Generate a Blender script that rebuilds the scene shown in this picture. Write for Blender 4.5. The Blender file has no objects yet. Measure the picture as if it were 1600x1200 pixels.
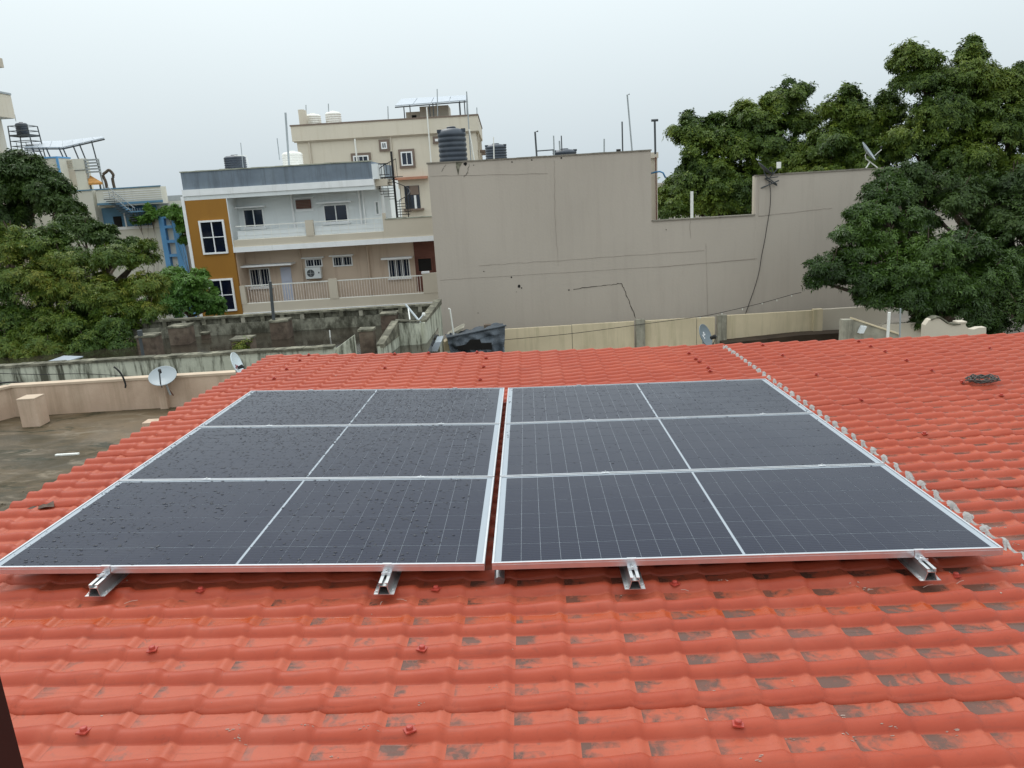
import bpy, math, random
import numpy as np
from mathutils import Vector, Matrix, noise as mnoise
random.seed(7); np.random.seed(7)
D = bpy.data; S = bpy.context.scene; COL = S.collection

# ---------------------------------------------------------------- camera
CZ = 8.6                                   # eye height above the street
F = 1190.0                                 # focal length in photo pixels (1600 wide)
M = np.array([[.998217796, -.0596760639, 0.0],
              [-.0149209506, -.249586809, .968237466],
              [-.0577806008, -.966511869, -.250032418]])   # photo axes -> world
cam = D.objects.new('camera', D.cameras.new('camera')); COL.objects.link(cam)
cam.data.sensor_width = 36.0; cam.data.lens = 36.0*F/1600
cam.data.clip_start = .05; cam.data.clip_end = 3000
cam.matrix_world = Matrix(((M[0,0], -M[0,1], -M[0,2], 0), (M[1,0], -M[1,1], -M[1,2], 0),
                           (M[2,0], -M[2,1], -M[2,2], CZ), (0, 0, 0, 1)))
S.camera = cam

# ---------------------------------------------------------------- sky (overcast) and soft sun
SUN_EL, SUN_AZ = math.radians(52), math.radians(-25)      # azimuth from +Y towards +X
wd = D.worlds.new('World'); S.world = wd; wd.use_nodes = True
nt = wd.node_tree; nt.nodes.clear()
def wn(t, **k):
    n = nt.nodes.new(t)
    for a, b in k.items(): setattr(n, a, b)
    return n
sky = wn('ShaderNodeTexSky', sky_type='NISHITA', sun_disc=False, sun_elevation=SUN_EL, sun_rotation=SUN_AZ,
         air_density=1.5, dust_density=5.0, ozone_density=1.0, altitude=100)
tc = wn('ShaderNodeTexCoord'); sp = wn('ShaderNodeSeparateXYZ')
nt.links.new(tc.outputs['Generated'], sp.inputs[0])
rmp = wn('ShaderNodeValToRGB')             # overcast sky: brighter towards the zenith
e = rmp.color_ramp.elements
e[0].position = 0.0; e[0].color = (.66, .755, .815, 1)
e[1].position = 1.0; e[1].color = (1.92, 2.06, 2.12, 1)
q = rmp.color_ramp.elements.new(.24); q.color = (.99, 1.10, 1.14, 1)
nt.links.new(sp.outputs['Z'], rmp.inputs[0])
cn = wn('ShaderNodeTexNoise'); cn.inputs['Scale'].default_value = 1.6; cn.inputs['Detail'].default_value = 3
cr = wn('ShaderNodeMapRange'); cr.inputs[3].default_value = .89; cr.inputs[4].default_value = 1.03
nt.links.new(tc.outputs['Generated'], cn.inputs['Vector']); nt.links.new(cn.outputs[0], cr.inputs[0])
mu = wn('ShaderNodeVectorMath', operation='SCALE')
nt.links.new(rmp.outputs[0], mu.inputs[0]); nt.links.new(cr.outputs[0], mu.inputs['Scale'])
b1 = wn('ShaderNodeBackground'); b1.inputs['Strength'].default_value = .05
b2 = wn('ShaderNodeBackground'); b2.inputs['Strength'].default_value = 1.0
mx = wn('ShaderNodeMixShader'); mx.inputs[0].default_value = .90
wo = wn('ShaderNodeOutputWorld')
nt.links.new(sky.outputs[0], b1.inputs['Color']); nt.links.new(mu.outputs[0], b2.inputs['Color'])
nt.links.new(b1.outputs[0], mx.inputs[1]); nt.links.new(b2.outputs[0], mx.inputs[2]); nt.links.new(mx.outputs[0], wo.inputs[0])
sl = D.lights.new('sun', 'SUN'); sl.energy = 1.0; sl.angle = math.radians(26); sl.color = (1, .98, .95)
so = D.objects.new('sun', sl); COL.objects.link(so)
sd = Vector((math.sin(SUN_AZ)*math.cos(SUN_EL), math.cos(SUN_AZ)*math.cos(SUN_EL), math.sin(SUN_EL)))
so.rotation_euler = sd.to_track_quat('Z', 'Y').to_euler(); so.location = (0, 0, 60)
S.view_settings.view_transform = 'Standard'; S.view_settings.look = 'None'
S.view_settings.exposure = 0; S.view_settings.gamma = 1; S.view_settings.use_curve_mapping = False

# ---------------------------------------------------------------- helpers
def at(px, py, Y):
    d = M @ np.array([(px-800)/F, (py-600)/F, 1.0]); k = Y/d[1]
    return Vector((d[0]*k, Y, d[2]*k+CZ))
def lin(r, g, b, k=1.0):
    f = lambda c: ((c/255+.055)/1.055)**2.4 if c > 10 else c/255/12.92
    return (min(f(r)/k, .85), min(f(g)/k, .85), min(f(b)/k, .85), 1)
class MB:
    def __init__(s): s.v = []; s.f = []; s.sm = False
    def add(s, vs, fs):
        o = len(s.v); s.v += [tuple(v) for v in vs]; s.f += [tuple(i+o for i in f) for f in fs]; return s
    def box(s, x0, x1, y0, y1, z0, z1):
        if x0 > x1: x0, x1 = x1, x0
        if y0 > y1: y0, y1 = y1, y0
        if z0 > z1: z0, z1 = z1, z0
        return s.add([(x0,y0,z0),(x1,y0,z0),(x1,y1,z0),(x0,y1,z0),(x0,y0,z1),(x1,y0,z1),(x1,y1,z1),(x0,y1,z1)],
                     [(0,3,2,1),(4,5,6,7),(0,1,5,4),(1,2,6,5),(2,3,7,6),(3,0,4,7)])
    def prism(s, poly, y0, y1):            # poly: (x,z) seen from -Y, extruded y0..y1
        n = len(poly)
        a = sum(poly[i][0]*poly[(i+1)%n][1]-poly[(i+1)%n][0]*poly[i][1] for i in range(n))
        if a < 0: poly = poly[::-1]
        vs = [(x, y0, z) for x, z in poly]+[(x, y1, z) for x, z in poly]
        fs = [tuple(range(n)), tuple(range(2*n-1, n-1, -1))]
        fs += [(i, i+n, (i+1)%n+n, (i+1)%n) for i in range(n)]
        return s.add(vs, fs)
    def wall(s, p, q, z0a, z1a, z0b, z1b, t):   # wall between plan points with sloping top
        p = Vector(p); q = Vector(q); d = (q-p).normalized(); n = Vector((-d.y, d.x))*t/2
        vs = []
        for pt, z0, z1 in ((p, z0a, z1a), (q, z0b, z1b)):
            for sg in (-1, 1):
                for z in (z0, z1): vs.append((pt.x+n.x*sg, pt.y+n.y*sg, z))
        return s.add(vs, [(0,1,3,2),(4,6,7,5),(0,4,5,1),(2,3,7,6),(1,5,7,3),(0,2,6,4)])
    def tube(s, pts, r, n=6, cap=True):
        pts = [Vector(p) for p in pts]; o = len(s.v); R = r if isinstance(r, (list, tuple)) else [r]*len(pts)
        up = Vector((0, 0, 1))
        for i, p in enumerate(pts):
            t = (pts[min(i+1, len(pts)-1)]-pts[max(i-1, 0)]).normalized()
            a = t.cross(up if abs(t.z) < .9 else Vector((1, 0, 0))).normalized(); b = t.cross(a)
            for k in range(n):
                c = 2*math.pi*k/n; s.v.append(tuple(p+(a*math.cos(c)+b*math.sin(c))*R[i]))
        for i in range(len(pts)-1):
            for k in range(n):
                s.f.append((o+i*n+k, o+i*n+(k+1)%n, o+(i+1)*n+(k+1)%n, o+(i+1)*n+k))
        if cap:
            s.f.append(tuple(o+k for k in range(n))[::-1]); s.f.append(tuple(o+(len(pts)-1)*n+k for k in range(n)))
        return s
    def lathe(s, prof, c, n=28):
        o = len(s.v)
        for r, z in prof:
            for k in range(n):
                a = 2*math.pi*k/n; s.v.append((c[0]+r*math.cos(a), c[1]+r*math.sin(a), c[2]+z))
        for i in range(len(prof)-1):
            for k in range(n):
                s.f.append((o+i*n+k, o+i*n+(k+1)%n, o+(i+1)*n+(k+1)%n, o+(i+1)*n+k))
        s.f.append(tuple(o+(len(prof)-1)*n+k for k in range(n)))
        return s
ORG = {}
def obj(name, mb, mat, parent=None, smooth=False, org=None):
    """one mesh object; vertices given in world space, origin at base (own thing) or its parent's origin"""
    vs = np.array(mb.v, dtype=float).reshape(-1, 3)
    if parent is None:
        if org is None: org = ((vs[:,0].min()+vs[:,0].max())/2, (vs[:,1].min()+vs[:,1].max())/2, vs[:,2].min())
        o = Vector(org)
    else: o = ORG[parent.name]
    me = D.meshes.new(name); me.from_pydata((vs-np.array(o)).tolist(), [], mb.f)
    if smooth: me.shade_smooth()
    me.materials.append(mat); ob = D.objects.new(name, me); COL.objects.link(ob)
    if parent is None: ob.location = o
    else: ob.parent = parent
    ORG[ob.name] = o
    return ob
def thing(name, label, cat, loc, group=None):
    o = D.objects.new(name, None); COL.objects.link(o); o.location = loc; o.empty_display_size = .2
    ORG[o.name] = Vector(loc); o['label'] = label; o['category'] = cat
    if group: o['group'] = group
    return o
def tag(o, label, cat, group=None):
    o['label'] = label; o['category'] = cat
    if group: o['group'] = group
    return o
def struct(o): o['kind'] = 'structure'; return o
def stuff(o): o['kind'] = 'stuff'; return o

# ---------------------------------------------------------------- materials
def mat(name, col, rough=.7, metal=0.0, spec=.35, var=.12, scale=2.0, streak=0.0, scol=(.03,.03,.025,1),
        sdens=.5, bump=.0, bscale=40., blotch=0.0, bcol=None, sxy=1.6, sz=.12):
    m = D.materials.new(name); m.use_nodes = True; t = m.node_tree; N = t.nodes; L = t.links
    p = N['Principled BSDF']; p.inputs['Roughness'].default_value = rough; p.inputs['Metallic'].default_value = metal
    p.inputs['Specular IOR Level'].default_value = spec
    g = N.new('ShaderNodeNewGeometry')
    n1 = N.new('ShaderNodeTexNoise'); n1.inputs['Scale'].default_value = scale; n1.inputs['Detail'].default_value = 6
    L.new(g.outputs['Position'], n1.inputs['Vector'])
    mr = N.new('ShaderNodeMapRange'); mr.inputs[1].default_value = .3; mr.inputs[2].default_value = .7
    mr.inputs[3].default_value = 1-var; mr.inputs[4].default_value = 1+var; L.new(n1.outputs[0], mr.inputs[0])
    sc = N.new('ShaderNodeVectorMath'); sc.operation = 'SCALE'; sc.inputs[0].default_value = col[:3]; L.new(mr.outputs[0], sc.inputs['Scale'])
    out = sc.outputs[0]
    if blotch:
        n3 = N.new('ShaderNodeTexNoise'); n3.inputs['Scale'].default_value = scale*.45; n3.inputs['Detail'].default_value = 8; n3.inputs['Roughness'].default_value = .65
        L.new(g.outputs['Position'], n3.inputs['Vector'])
        r3 = N.new('ShaderNodeMapRange'); r3.inputs[1].default_value = .48; r3.inputs[2].default_value = .66; r3.inputs[4].default_value = blotch; L.new(n3.outputs[0], r3.inputs[0])
        m3 = N.new('ShaderNodeMix'); m3.data_type = 'RGBA'; m3.inputs['B'].default_value = bcol or scol
        L.new(r3.outputs[0], m3.inputs['Factor']); L.new(out, m3.inputs['A']); out = m3.outputs['Result']
    if streak:
        mp = N.new('ShaderNodeMapping'); mp.inputs['Scale'].default_value = (sxy, sxy, sz)
        n2 = N.new('ShaderNodeTexNoise'); n2.inputs['Scale'].default_value = 2.2; n2.inputs['Detail'].default_value = 9; n2.inputs['Roughness'].default_value = .7
        L.new(g.outputs['Position'], mp.inputs[0]); L.new(mp.outputs[0], n2.inputs['Vector'])
        r2 = N.new('ShaderNodeMapRange'); r2.inputs[1].default_value = sdens; r2.inputs[2].default_value = sdens+.16; r2.inputs[4].default_value = streak; L.new(n2.outputs[0], r2.inputs[0])
        m2 = N.new('ShaderNodeMix'); m2.data_type = 'RGBA'; m2.inputs['B'].default_value = scol
        L.new(r2.outputs[0], m2.inputs['Factor']); L.new(out, m2.inputs['A']); out = m2.outputs['Result']
    L.new(out, p.inputs['Base Color'])
    if bump:
        nb = N.new('ShaderNodeTexNoise'); nb.inputs['Scale'].default_value = bscale; nb.inputs['Detail'].default_value = 5
        L.new(g.outputs['Position'], nb.inputs['Vector'])
        bp = N.new('ShaderNodeBump'); bp.inputs['Strength'].default_value = bump; bp.inputs['Distance'].default_value = .02
        L.new(nb.outputs[0], bp.inputs['Height']); L.new(bp.outputs[0], p.inputs['Normal'])
    return m
KW = .80                                      # light on an upright wall under this sky
W_ = lambda r, g, b: lin(r, g, b, KW)
mGreyWall = mat('grey_plaster', W_(163,154,143), .85, var=.05, scale=.25, streak=.28, scol=W_(150,140,130), sdens=.5, blotch=.4, bcol=W_(171,162,151), bump=.25, bscale=12)
mGreyTop = mat('grey_plaster_coping', W_(120,114,104), .85, var=.12, scale=3, streak=.5, scol=W_(70,66,58))
mYellow = mat('yellow_stained_plaster', W_(192,178,150), .85, var=.05, scale=1.2, streak=.45, scol=W_(150,142,112), sdens=.48, blotch=.4, bcol=W_(172,160,134))
mConc = mat('weathered_concrete', W_(140,136,122), .9, var=.2, scale=5, streak=.7, scol=W_(70,68,58), bump=.4)
mMossy = mat('mossy_whitewash', W_(176,178,162), .9, var=.08, scale=2.5, streak=.95, scol=W_(66,66,54), sdens=.47, blotch=.35, bcol=W_(128,130,112), bump=.35, sxy=2.2, sz=.35)
mMossTop = mat('black_mossed_coping', W_(84,82,70), .95, var=.4, scale=6, blotch=.7, bcol=W_(150,146,128), bump=.5)
mMossDark = mat('mossy_dark_plaster', W_(128,126,112), .95, var=.2, scale=4, streak=.95, scol=W_(58,56,46), sdens=.44, blotch=.9, bcol=W_(78,76,64), bump=.5, sxy=1.3, sz=.7)
mStub = mat('dark_rusty_concrete', W_(84,72,62), .95, var=.35, scale=5, blotch=.6, bcol=W_(120,108,94), bump=.5)
mPink = mat('pinkish_plaster', W_(168,145,126), .85, var=.08, scale=1.0, streak=.6, scol=W_(146,128,108), sdens=.46, blotch=.7, bcol=W_(190,170,150), bump=.3)
mPinkTop = mat('pale_pink_coping', W_(176,158,138), .85, var=.08, scale=3)
def terrace_mat():
    m = D.materials.new('stained_terrace_concrete'); m.use_nodes = True; t = m.node_tree; N = t.nodes; L = t.links; p = N['Principled BSDF']
    g = N.new('ShaderNodeNewGeometry').outputs['Position']; mp = N.new('ShaderNodeMapping'); mp.inputs['Scale'].default_value = (.45, 1.2, 1); mp.inputs['Rotation'].default_value = (0, 0, .35); L.new(g, mp.inputs[0])
    def n_(sc, dist, lo, hi, src):
        n = N.new('ShaderNodeTexNoise'); n.inputs['Scale'].default_value = sc; n.inputs['Detail'].default_value = 9; n.inputs['Roughness'].default_value = .68; n.inputs['Distortion'].default_value = dist; L.new(src, n.inputs['Vector'])
        r = N.new('ShaderNodeMapRange'); r.inputs[1].default_value = lo; r.inputs[2].default_value = hi; L.new(n.outputs[0], r.inputs[0]); return r.outputs[0]
    def mixc(a, f, b):
        x = N.new('ShaderNodeMix'); x.data_type = 'RGBA'; x.inputs['B'].default_value = b; L.new(f, x.inputs['Factor'])
        if isinstance(a, tuple): x.inputs['A'].default_value = a
        else: L.new(a, x.inputs['A'])
        return x.outputs['Result']
    c = mixc((.150,.106,.062,1), n_(.55, .6, .38, .62, mp.outputs[0]), (.060,.048,.028,1))
    c = mixc(c, n_(2.4, 1.2, .52, .70, mp.outputs[0]), (.205,.165,.115,1)); c = mixc(c, n_(1.3, 1.6, .56, .64, mp.outputs[0]), (.034,.032,.016,1))
    L.new(c, p.inputs['Base Color']); w = n_(.7, 1, .4, .6, g); r = N.new('ShaderNodeMapRange'); r.inputs[3].default_value = .85; r.inputs[4].default_value = .45; L.new(w, r.inputs[0]); L.new(r.outputs[0], p.inputs['Roughness'])
    p.inputs['Specular IOR Level'].default_value = .18; return m
mTerr = terrace_mat()
mWet = mat('wet_dark_terrace', lin(58,52,44,1.5), .12, var=.35, scale=.8, blotch=.8, bcol=lin(86,80,68,1.5), bump=.06, bscale=3, spec=.5)
mWhite = mat('white_paint', W_(202,206,206), .75, var=.03, scale=1.2, streak=.3, scol=W_(168,170,166), sdens=.56)
mWhiteTrim = mat('white_trim', W_(214,218,216), .7, var=.04, scale=3, streak=.3, scol=W_(160,160,150), sdens=.56)
mBlueGrey = mat('blue_grey_waterproofing', W_(104,114,124), .85, var=.1, scale=1.2, streak=.6, scol=W_(74,80,86), sdens=.5, blotch=.6, bcol=W_(122,132,140))
mCope = mat('greenish_coping', W_(150,152,138), .9, var=.15, scale=3, blotch=.6, bcol=W_(78,80,70))
mOrange = mat('ochre_orange_paint', W_(140,98,36), .7, var=.04, scale=.6, streak=.3, scol=W_(128,88,34))
mCream = mat('cream_paint', W_(182,173,157), .8, var=.04, scale=.8, streak=.35, scol=W_(140,130,112), sdens=.6)
mPeach = mat('peach_paint', W_(188,170,152), .8, var=.05, scale=.8, streak=.4, scol=W_(150,122,102), sdens=.54)
mBeige = mat('beige_paint', W_(194,186,170), .8, var=.03, scale=.6, streak=.3, scol=W_(176,165,144), sdens=.52)
mBeigeD = mat('darker_beige_and_band_shadow', W_(178,169,154), .8, var=.04)  # darker beige of pipes, slats and trim; also painted shade under the parapet band
mBrownTrim = mat('brown_window_surround', W_(112,98,88), .8, var=.08)
mTerra = mat('terracotta_ledge', W_(168,120,98), .85, var=.1)
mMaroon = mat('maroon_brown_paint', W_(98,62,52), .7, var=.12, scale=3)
mGlass = mat('dark_window_glass', lin(30,38,52,.8), .08, spec=.5, var=.25, scale=1.3)
mNavy = mat('navy_window_glass', lin(12,18,34,.8), .06, spec=.5, var=.3, scale=1.0)
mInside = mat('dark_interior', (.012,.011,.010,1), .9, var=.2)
mCurtain = mat('pale_curtain', W_(128,134,132), .9, var=.3, scale=5)
mDoorLilac = mat('pale_lilac_door', W_(178,184,200), .6, var=.03)
mDoorWood = mat('red_brown_wood_door', W_(126,70,46), .6, var=.12, scale=6)
mRail = mat('white_metal_rail', W_(206,206,200), .55, var=.08, scale=6)
mRailP = mat('pale_pinkish_baluster', W_(200,190,180), .6, var=.1, scale=6)
mBlackM = mat('black_painted_steel', (.018,.017,.016,1), .55, var=.3, scale=6)
mDarkPole = mat('dark_grey_steel', W_(66,70,72), .55, var=.15)
mPVC = mat('white_pvc_pipe', W_(210,210,204), .5, var=.06)
mGreyPipe = mat('grey_steel_pipe', W_(150,156,158), .5, var=.1, metal=.3)
mTank = mat('black_ribbed_plastic', lin(44,52,62,.8), .42, spec=.5, var=.15, scale=2, blotch=.3, bcol=lin(84,90,96,.8))
mTankW = mat('white_ribbed_plastic', W_(214,212,204), .5, var=.04, scale=2, streak=.3, scol=W_(170,166,156))
mAC = mat('white_appliance_plastic', W_(200,204,204), .5, var=.03)
mACd = mat('dark_fan_grille', W_(70,74,76), .6)
mBlue = mat('bright_blue_paint', W_(96,150,196), .7, var=.06)
mBlueD = mat('sky_blue_interior_paint', W_(92,128,152), .75, var=.08)
mBWhite = mat('cream_white_paint', W_(196,194,182), .8, var=.04, scale=.7, streak=.3, scol=W_(160,158,146), sdens=.55)
mAwn = mat('orange_brown_tiles', W_(172,124,66), .7, var=.25, scale=6)
mPVback = mat('pale_pv_sheet', W_(150,158,166), .4, spec=.5, var=.06)
mPVpanel = mat('dark_pv_sheet', lin(36,42,60,1.2), .15, spec=.5, var=.1)
mTarp = mat('blue_grey_tarpaulin', W_(74,80,86), .6, var=.25, scale=3, blotch=.6, bcol=W_(56,64,72), bump=.6, bscale=7)
mDarkBrown = mat('dark_brown_matt', lin(66,54,42,1.1), .95, var=.3, scale=2)
mStreet = mat('dusty_street_ground', (.16,.14,.115,1), .95, var=.3, scale=.3, blotch=.5, bcol=(.07,.085,.04,1))
mAlu = mat('brushed_aluminium', (.70,.71,.73,1), .30, metal=.92, spec=.5, var=.06, scale=20)
mAluRail = mat('extruded_aluminium', (.60,.61,.61,1), .40, metal=.9, spec=.5, var=.12, scale=14)
mBack = mat('white_backsheet', (.33,.37,.41,1), .25, spec=.4, var=.03)
mCap = mat('red_plastic_cap', (.40,.058,.040,1), .4, spec=.4, var=.12, scale=40)
mMortar = mat('pale_grey_mortar', lin(196,192,188,1.5), .95, var=.18, scale=30, bump=.5, bscale=60)
mPost = mat('dark_maroon_paint', (.020,.0085,.0075,1), .5, spec=.3, var=.15, scale=6)
mWire = mat('black_cable', (.02,.02,.02,1), .6)
mWireG = mat('dusty_grey_cable', (.075,.068,.06,1), .7, var=.3, scale=60)
mCrack = mat('dark_crack_line', W_(62,58,52), 1.0, spec=.1)
mSeam = mat('plaster_joint_line', W_(138,128,119), 1.0, spec=.1)
mDishG = mat('pale_grey_dish_enamel', W_(140,147,150), .45, var=.04)
mDishB = mat('slate_grey_dish_enamel', W_(104,114,120), .45, var=.06)
mPrint = mat('white_print', W_(225,230,232), .6)
mPrintR = mat('faded_red_print', W_(150,84,90), .6)
mHose = mat('blue_hose', W_(70,120,160), .5)
mFleck = mat('white_paint_fleck', lin(214,190,176,1.6), .8, var=.1)
mLeafDry = mat('dry_brown_leaf', (.10,.066,.048,1), .8, var=.4, scale=40)
mBark = mat('brown_bark', (.10,.075,.055,1), .9, var=.35, scale=6, bump=.6)

def leafmat(name, cols, rough=.5):
    m = D.materials.new(name); m.use_nodes = True; t = m.node_tree; N = t.nodes; L = t.links; p = N['Principled BSDF']
    a = N.new('ShaderNodeAttribute'); a.attribute_name = 'tone'
    r = N.new('ShaderNodeValToRGB'); el = r.color_ramp.elements
    el[0].color = cols[0]; el[1].color = cols[-1]
    for i, c in enumerate(cols[1:-1]): x = el.new((i+1)/(len(cols)-1)); x.color = c
    L.new(a.outputs['Fac'], r.inputs[0]); L.new(r.outputs[0], p.inputs['Base Color'])
    p.inputs['Roughness'].default_value = rough; p.inputs['Specular IOR Level'].default_value = .3
    tr = N.new('ShaderNodeBsdfTranslucent'); L.new(r.outputs[0], tr.inputs[0])
    ms = N.new('ShaderNodeMixShader'); ms.inputs[0].default_value = .22
    L.new(p.outputs[0], ms.inputs[1]); L.new(tr.outputs[0], ms.inputs[2]); L.new(ms.outputs[0], N['Material Output'].inputs[0])
    return m
mLeafOlive = leafmat('olive_green_leaves', [(0.025,0.059,0.008,1),(0.059,0.113,0.013,1),(0.113,0.161,0.017,1),(0.210,0.210,0.025,1)])
mLeafDark = leafmat('dark_green_leaves', [(0.017,0.041,0.007,1),(0.037,0.073,0.011,1),(0.061,0.104,0.015,1)])
mLeafMid = leafmat('mid_green_leaves', [(0.025,0.053,0.008,1),(0.056,0.101,0.013,1),(0.105,0.158,0.017,1),(0.168,0.210,0.023,1)])
mLeafMango = leafmat('glossy_mango_leaves', [(0.020,0.044,0.009,1),(0.044,0.090,0.013,1),(0.104,0.183,0.029,1)], .34)
mLeafBright = leafmat('bright_green_leaves', [(0.037,0.098,0.015,1),(0.073,0.171,0.022,1),(0.122,0.232,0.030,1)])
# ---------------------------------------------------------------- the tiled roof in the foreground
PX, PY = .219, .160                          # tile module: step pitch and rib pitch
RX = Vector((.99953, -.0305, 0)); RY = Vector((.0305, .99953, 0))
def sm(t): t = min(max(t, 0), 1); return t*t*(3-2*t)
_xs = np.linspace(-6, 10, 1601); _sl = np.array([-.0409+.0241*sm((x+.7)/1.0) for x in _xs])
_sz = np.concatenate([[0], np.cumsum((_sl[1:]+_sl[:-1])/2*(_xs[1]-_xs[0]))]); _sz -= np.interp(0, _xs, _sz)
def SX(x): return float(np.interp(x, _xs, _sz))
RIBH = .0285
def zbase(x, y): return CZ-1.738-.012-RIBH+SX(x)-.025*(y-2.64)      # level of the pans
def rw(x, y, z=0.0):                          # roof coordinates -> world, z above the pans
    p = RX*x+RY*y; return Vector((p.x, p.y, zbase(x, y)+z))
def rib(v, w=.30):
    t = abs(v-.5)/w
    return 0.0 if t >= 1 else (1-t**2.1)**.95
def prof(u, v):
    up = sm(u/.84)**1.3 if u < .84 else 1-sm((u-.84)/.15)
    r = rib(v, .250+.035*up)
    bar = math.exp(-((u-.845)/.085)**2)
    crest = .014*up; pan = .0035*up+.0105*bar
    return r*(RIBH-.002)+crest*r+pan*(1-r)
X0, NXT, NYT0, NYT1 = .09-15*PX, 52, -3, 56   # eave x, number of courses, first and last rib
def tile_grid(us, vs):
    V = [(u*PX, v*PY, prof(u, v)) for v in vs for u in us]; n = len(us)
    Fc = [(j*n+i, j*n+i+1, (j+1)*n+i+1, (j+1)*n+i) for j in range(len(vs)-1) for i in range(n-1)]
    UV = [(u, v) for v in vs for u in us]; return V, Fc, UV
US = [0, .2, .4, .58, .68, .76, .82, .88, .93, .97, 1]; VS = [0, .1, .19, .215, .24, .27, .32, .38, .44, .5, .56, .62, .68, .73, .76, .785, .81, .9, 1]
US2 = [0, .35, .65, .76, .84, .91, .96, 1]; VS2 = [0, .20, .235, .27, .34, .42, .5, .58, .66, .73, .765, .80, 1]

def tile_material():
    m = D.materials.new('red_coated_tile'); m.use_nodes = True; t = m.node_tree; N = t.nodes; L = t.links; p = N['Principled BSDF']
    def mth(op, a, b=None, c=None, clamp=False):
        n = N.new('ShaderNodeMath'); n.operation = op; n.use_clamp = clamp
        for i, x in enumerate((a, b, c)):
            if x is None: continue
            if isinstance(x, (int, float)): n.inputs[i].default_value = x
            else: L.new(x, n.inputs[i])
        return n.outputs[0]
    g = N.new('ShaderNodeNewGeometry').outputs['Position']
    uv = N.new('ShaderNodeUVMap'); uv.uv_map = 'tile'
    s = N.new('ShaderNodeSeparateXYZ'); L.new(uv.outputs[0], s.inputs[0]); U, V = s.outputs[0], s.outputs[1]
    gp = N.new('ShaderNodeSeparateXYZ'); L.new(g, gp.inputs[0])
    def noise(sc, det=5, rough=.55, dist=0.0):
        n = N.new('ShaderNodeTexNoise'); n.inputs['Scale'].default_value = sc; n.inputs['Detail'].default_value = det
        n.inputs['Roughness'].default_value = rough; n.inputs['Distortion'].default_value = dist; L.new(g, n.inputs['Vector']); return n.outputs[0]
    nbig, nmid, nfine, nspk = noise(.8), noise(4.5, 6), noise(30, 8, .7, .6), noise(160, 2)
    ridge = mth('ABSOLUTE', mth('SUBTRACT', V, .5))                       # 0 on the rib, .5 in the pan
    pan = N.new('ShaderNodeMapRange'); pan.inputs[1].default_value = .252; pan.inputs[2].default_value = .290; L.new(ridge, pan.inputs[0])
    # dirt that dried or still stands in the low end of each pan, more of it towards +X
    ext = mth('ADD', mth('MULTIPLY', gp.outputs[0], .19), mth('ADD', mth('MULTIPLY', nmid, 1.3), -.36))
    ext = mth('SUBTRACT', ext, mth('MULTIPLY', mth('MAXIMUM', mth('SUBTRACT', gp.outputs[1], 3.6), 0.0), .17))
    wn_ = N.new('ShaderNodeTexWhiteNoise'); wn_.noise_dimensions = '2D'; cmb = N.new('ShaderNodeCombineXYZ')
    L.new(mth('FLOOR', mth('MULTIPLY', mth('ADD', gp.outputs[0], mth('MULTIPLY', gp.outputs[1], -.0305)), 1/PX)), cmb.inputs[0]); L.new(mth('FLOOR', mth('MULTIPLY', gp.outputs[1], 1/PY)), cmb.inputs[1])
    L.new(cmb.outputs[0], wn_.inputs['Vector']); ext = mth('ADD', ext, mth('MULTIPLY', mth('SUBTRACT', wn_.outputs['Value'], .5), .34))
    ed = mth('SUBTRACT', ext, U)
    edn = mth('ADD', ed, mth('ADD', mth('MULTIPLY', mth('SUBTRACT', nfine, .5), 1.0), mth('MULTIPLY', mth('SUBTRACT', noise(13, 4, .5, 1.5), .5), 1.3)))
    st = N.new('ShaderNodeMapRange'); st.inputs[1].default_value = -.10; st.inputs[2].default_value = .34; L.new(edn, st.inputs[0])
    cut = N.new('ShaderNodeMapRange'); cut.inputs[1].default_value = .70; cut.inputs[2].default_value = .62; L.new(U, cut.inputs[0])
    stain = mth('MULTIPLY', mth('MULTIPLY', st.outputs[0], pan.outputs[0]), cut.outputs[0], clamp=True)
    base = N.new('ShaderNodeMix'); base.data_type = 'RGBA'
    base.inputs['A'].default_value = (.325,.049,.023,1); base.inputs['B'].default_value = (.41,.074,.034,1)
    f = N.new('ShaderNodeMapRange'); f.inputs[1].default_value = .32; f.inputs[2].default_value = .68
    L.new(mth('ADD', mth('MULTIPLY', nmid, .5), mth('MULTIPLY', nbig, .5)), f.inputs[0]); L.new(f.outputs[0], base.inputs['Factor'])
    dust = N.new('ShaderNodeMix'); dust.data_type = 'RGBA'; dust.inputs['B'].default_value = (.45,.115,.062,1)
    L.new(mth('MULTIPLY', pan.outputs[0], mth('MULTIPLY', nfine, 1.1)), dust.inputs['Factor']); L.new(base.outputs['Result'], dust.inputs['A'])
    grime = N.new('ShaderNodeMix'); grime.data_type = 'RGBA'; grime.inputs['B'].default_value = (.20,.045,.028,1)
    gr = N.new('ShaderNodeMapRange'); gr.inputs[1].default_value = .56; gr.inputs[2].default_value = .75; gr.inputs[4].default_value = .6; L.new(nfine, gr.inputs[0])
    L.new(gr.outputs[0], grime.inputs['Factor']); L.new(dust.outputs['Result'], grime.inputs['A'])
    fin = N.new('ShaderNodeMix'); fin.data_type = 'RGBA'; fin.inputs['B'].default_value = (.058,.053,.042,1)
    L.new(mth('MULTIPLY', stain, .82), fin.inputs['Factor']); L.new(grime.outputs['Result'], fin.inputs['A'])
    # the pans in front of the panels stay wet from their run-off: deeper orange
    yp = mth('ADD', mth('MULTIPLY', gp.outputs[0], .0305), gp.outputs[1])
    wb = N.new('ShaderNodeMapRange'); wb.inputs[1].default_value = .085; wb.inputs[2].default_value = .06; L.new(mth('ABSOLUTE', mth('SUBTRACT', yp, 2.90)), wb.inputs[0])
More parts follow.
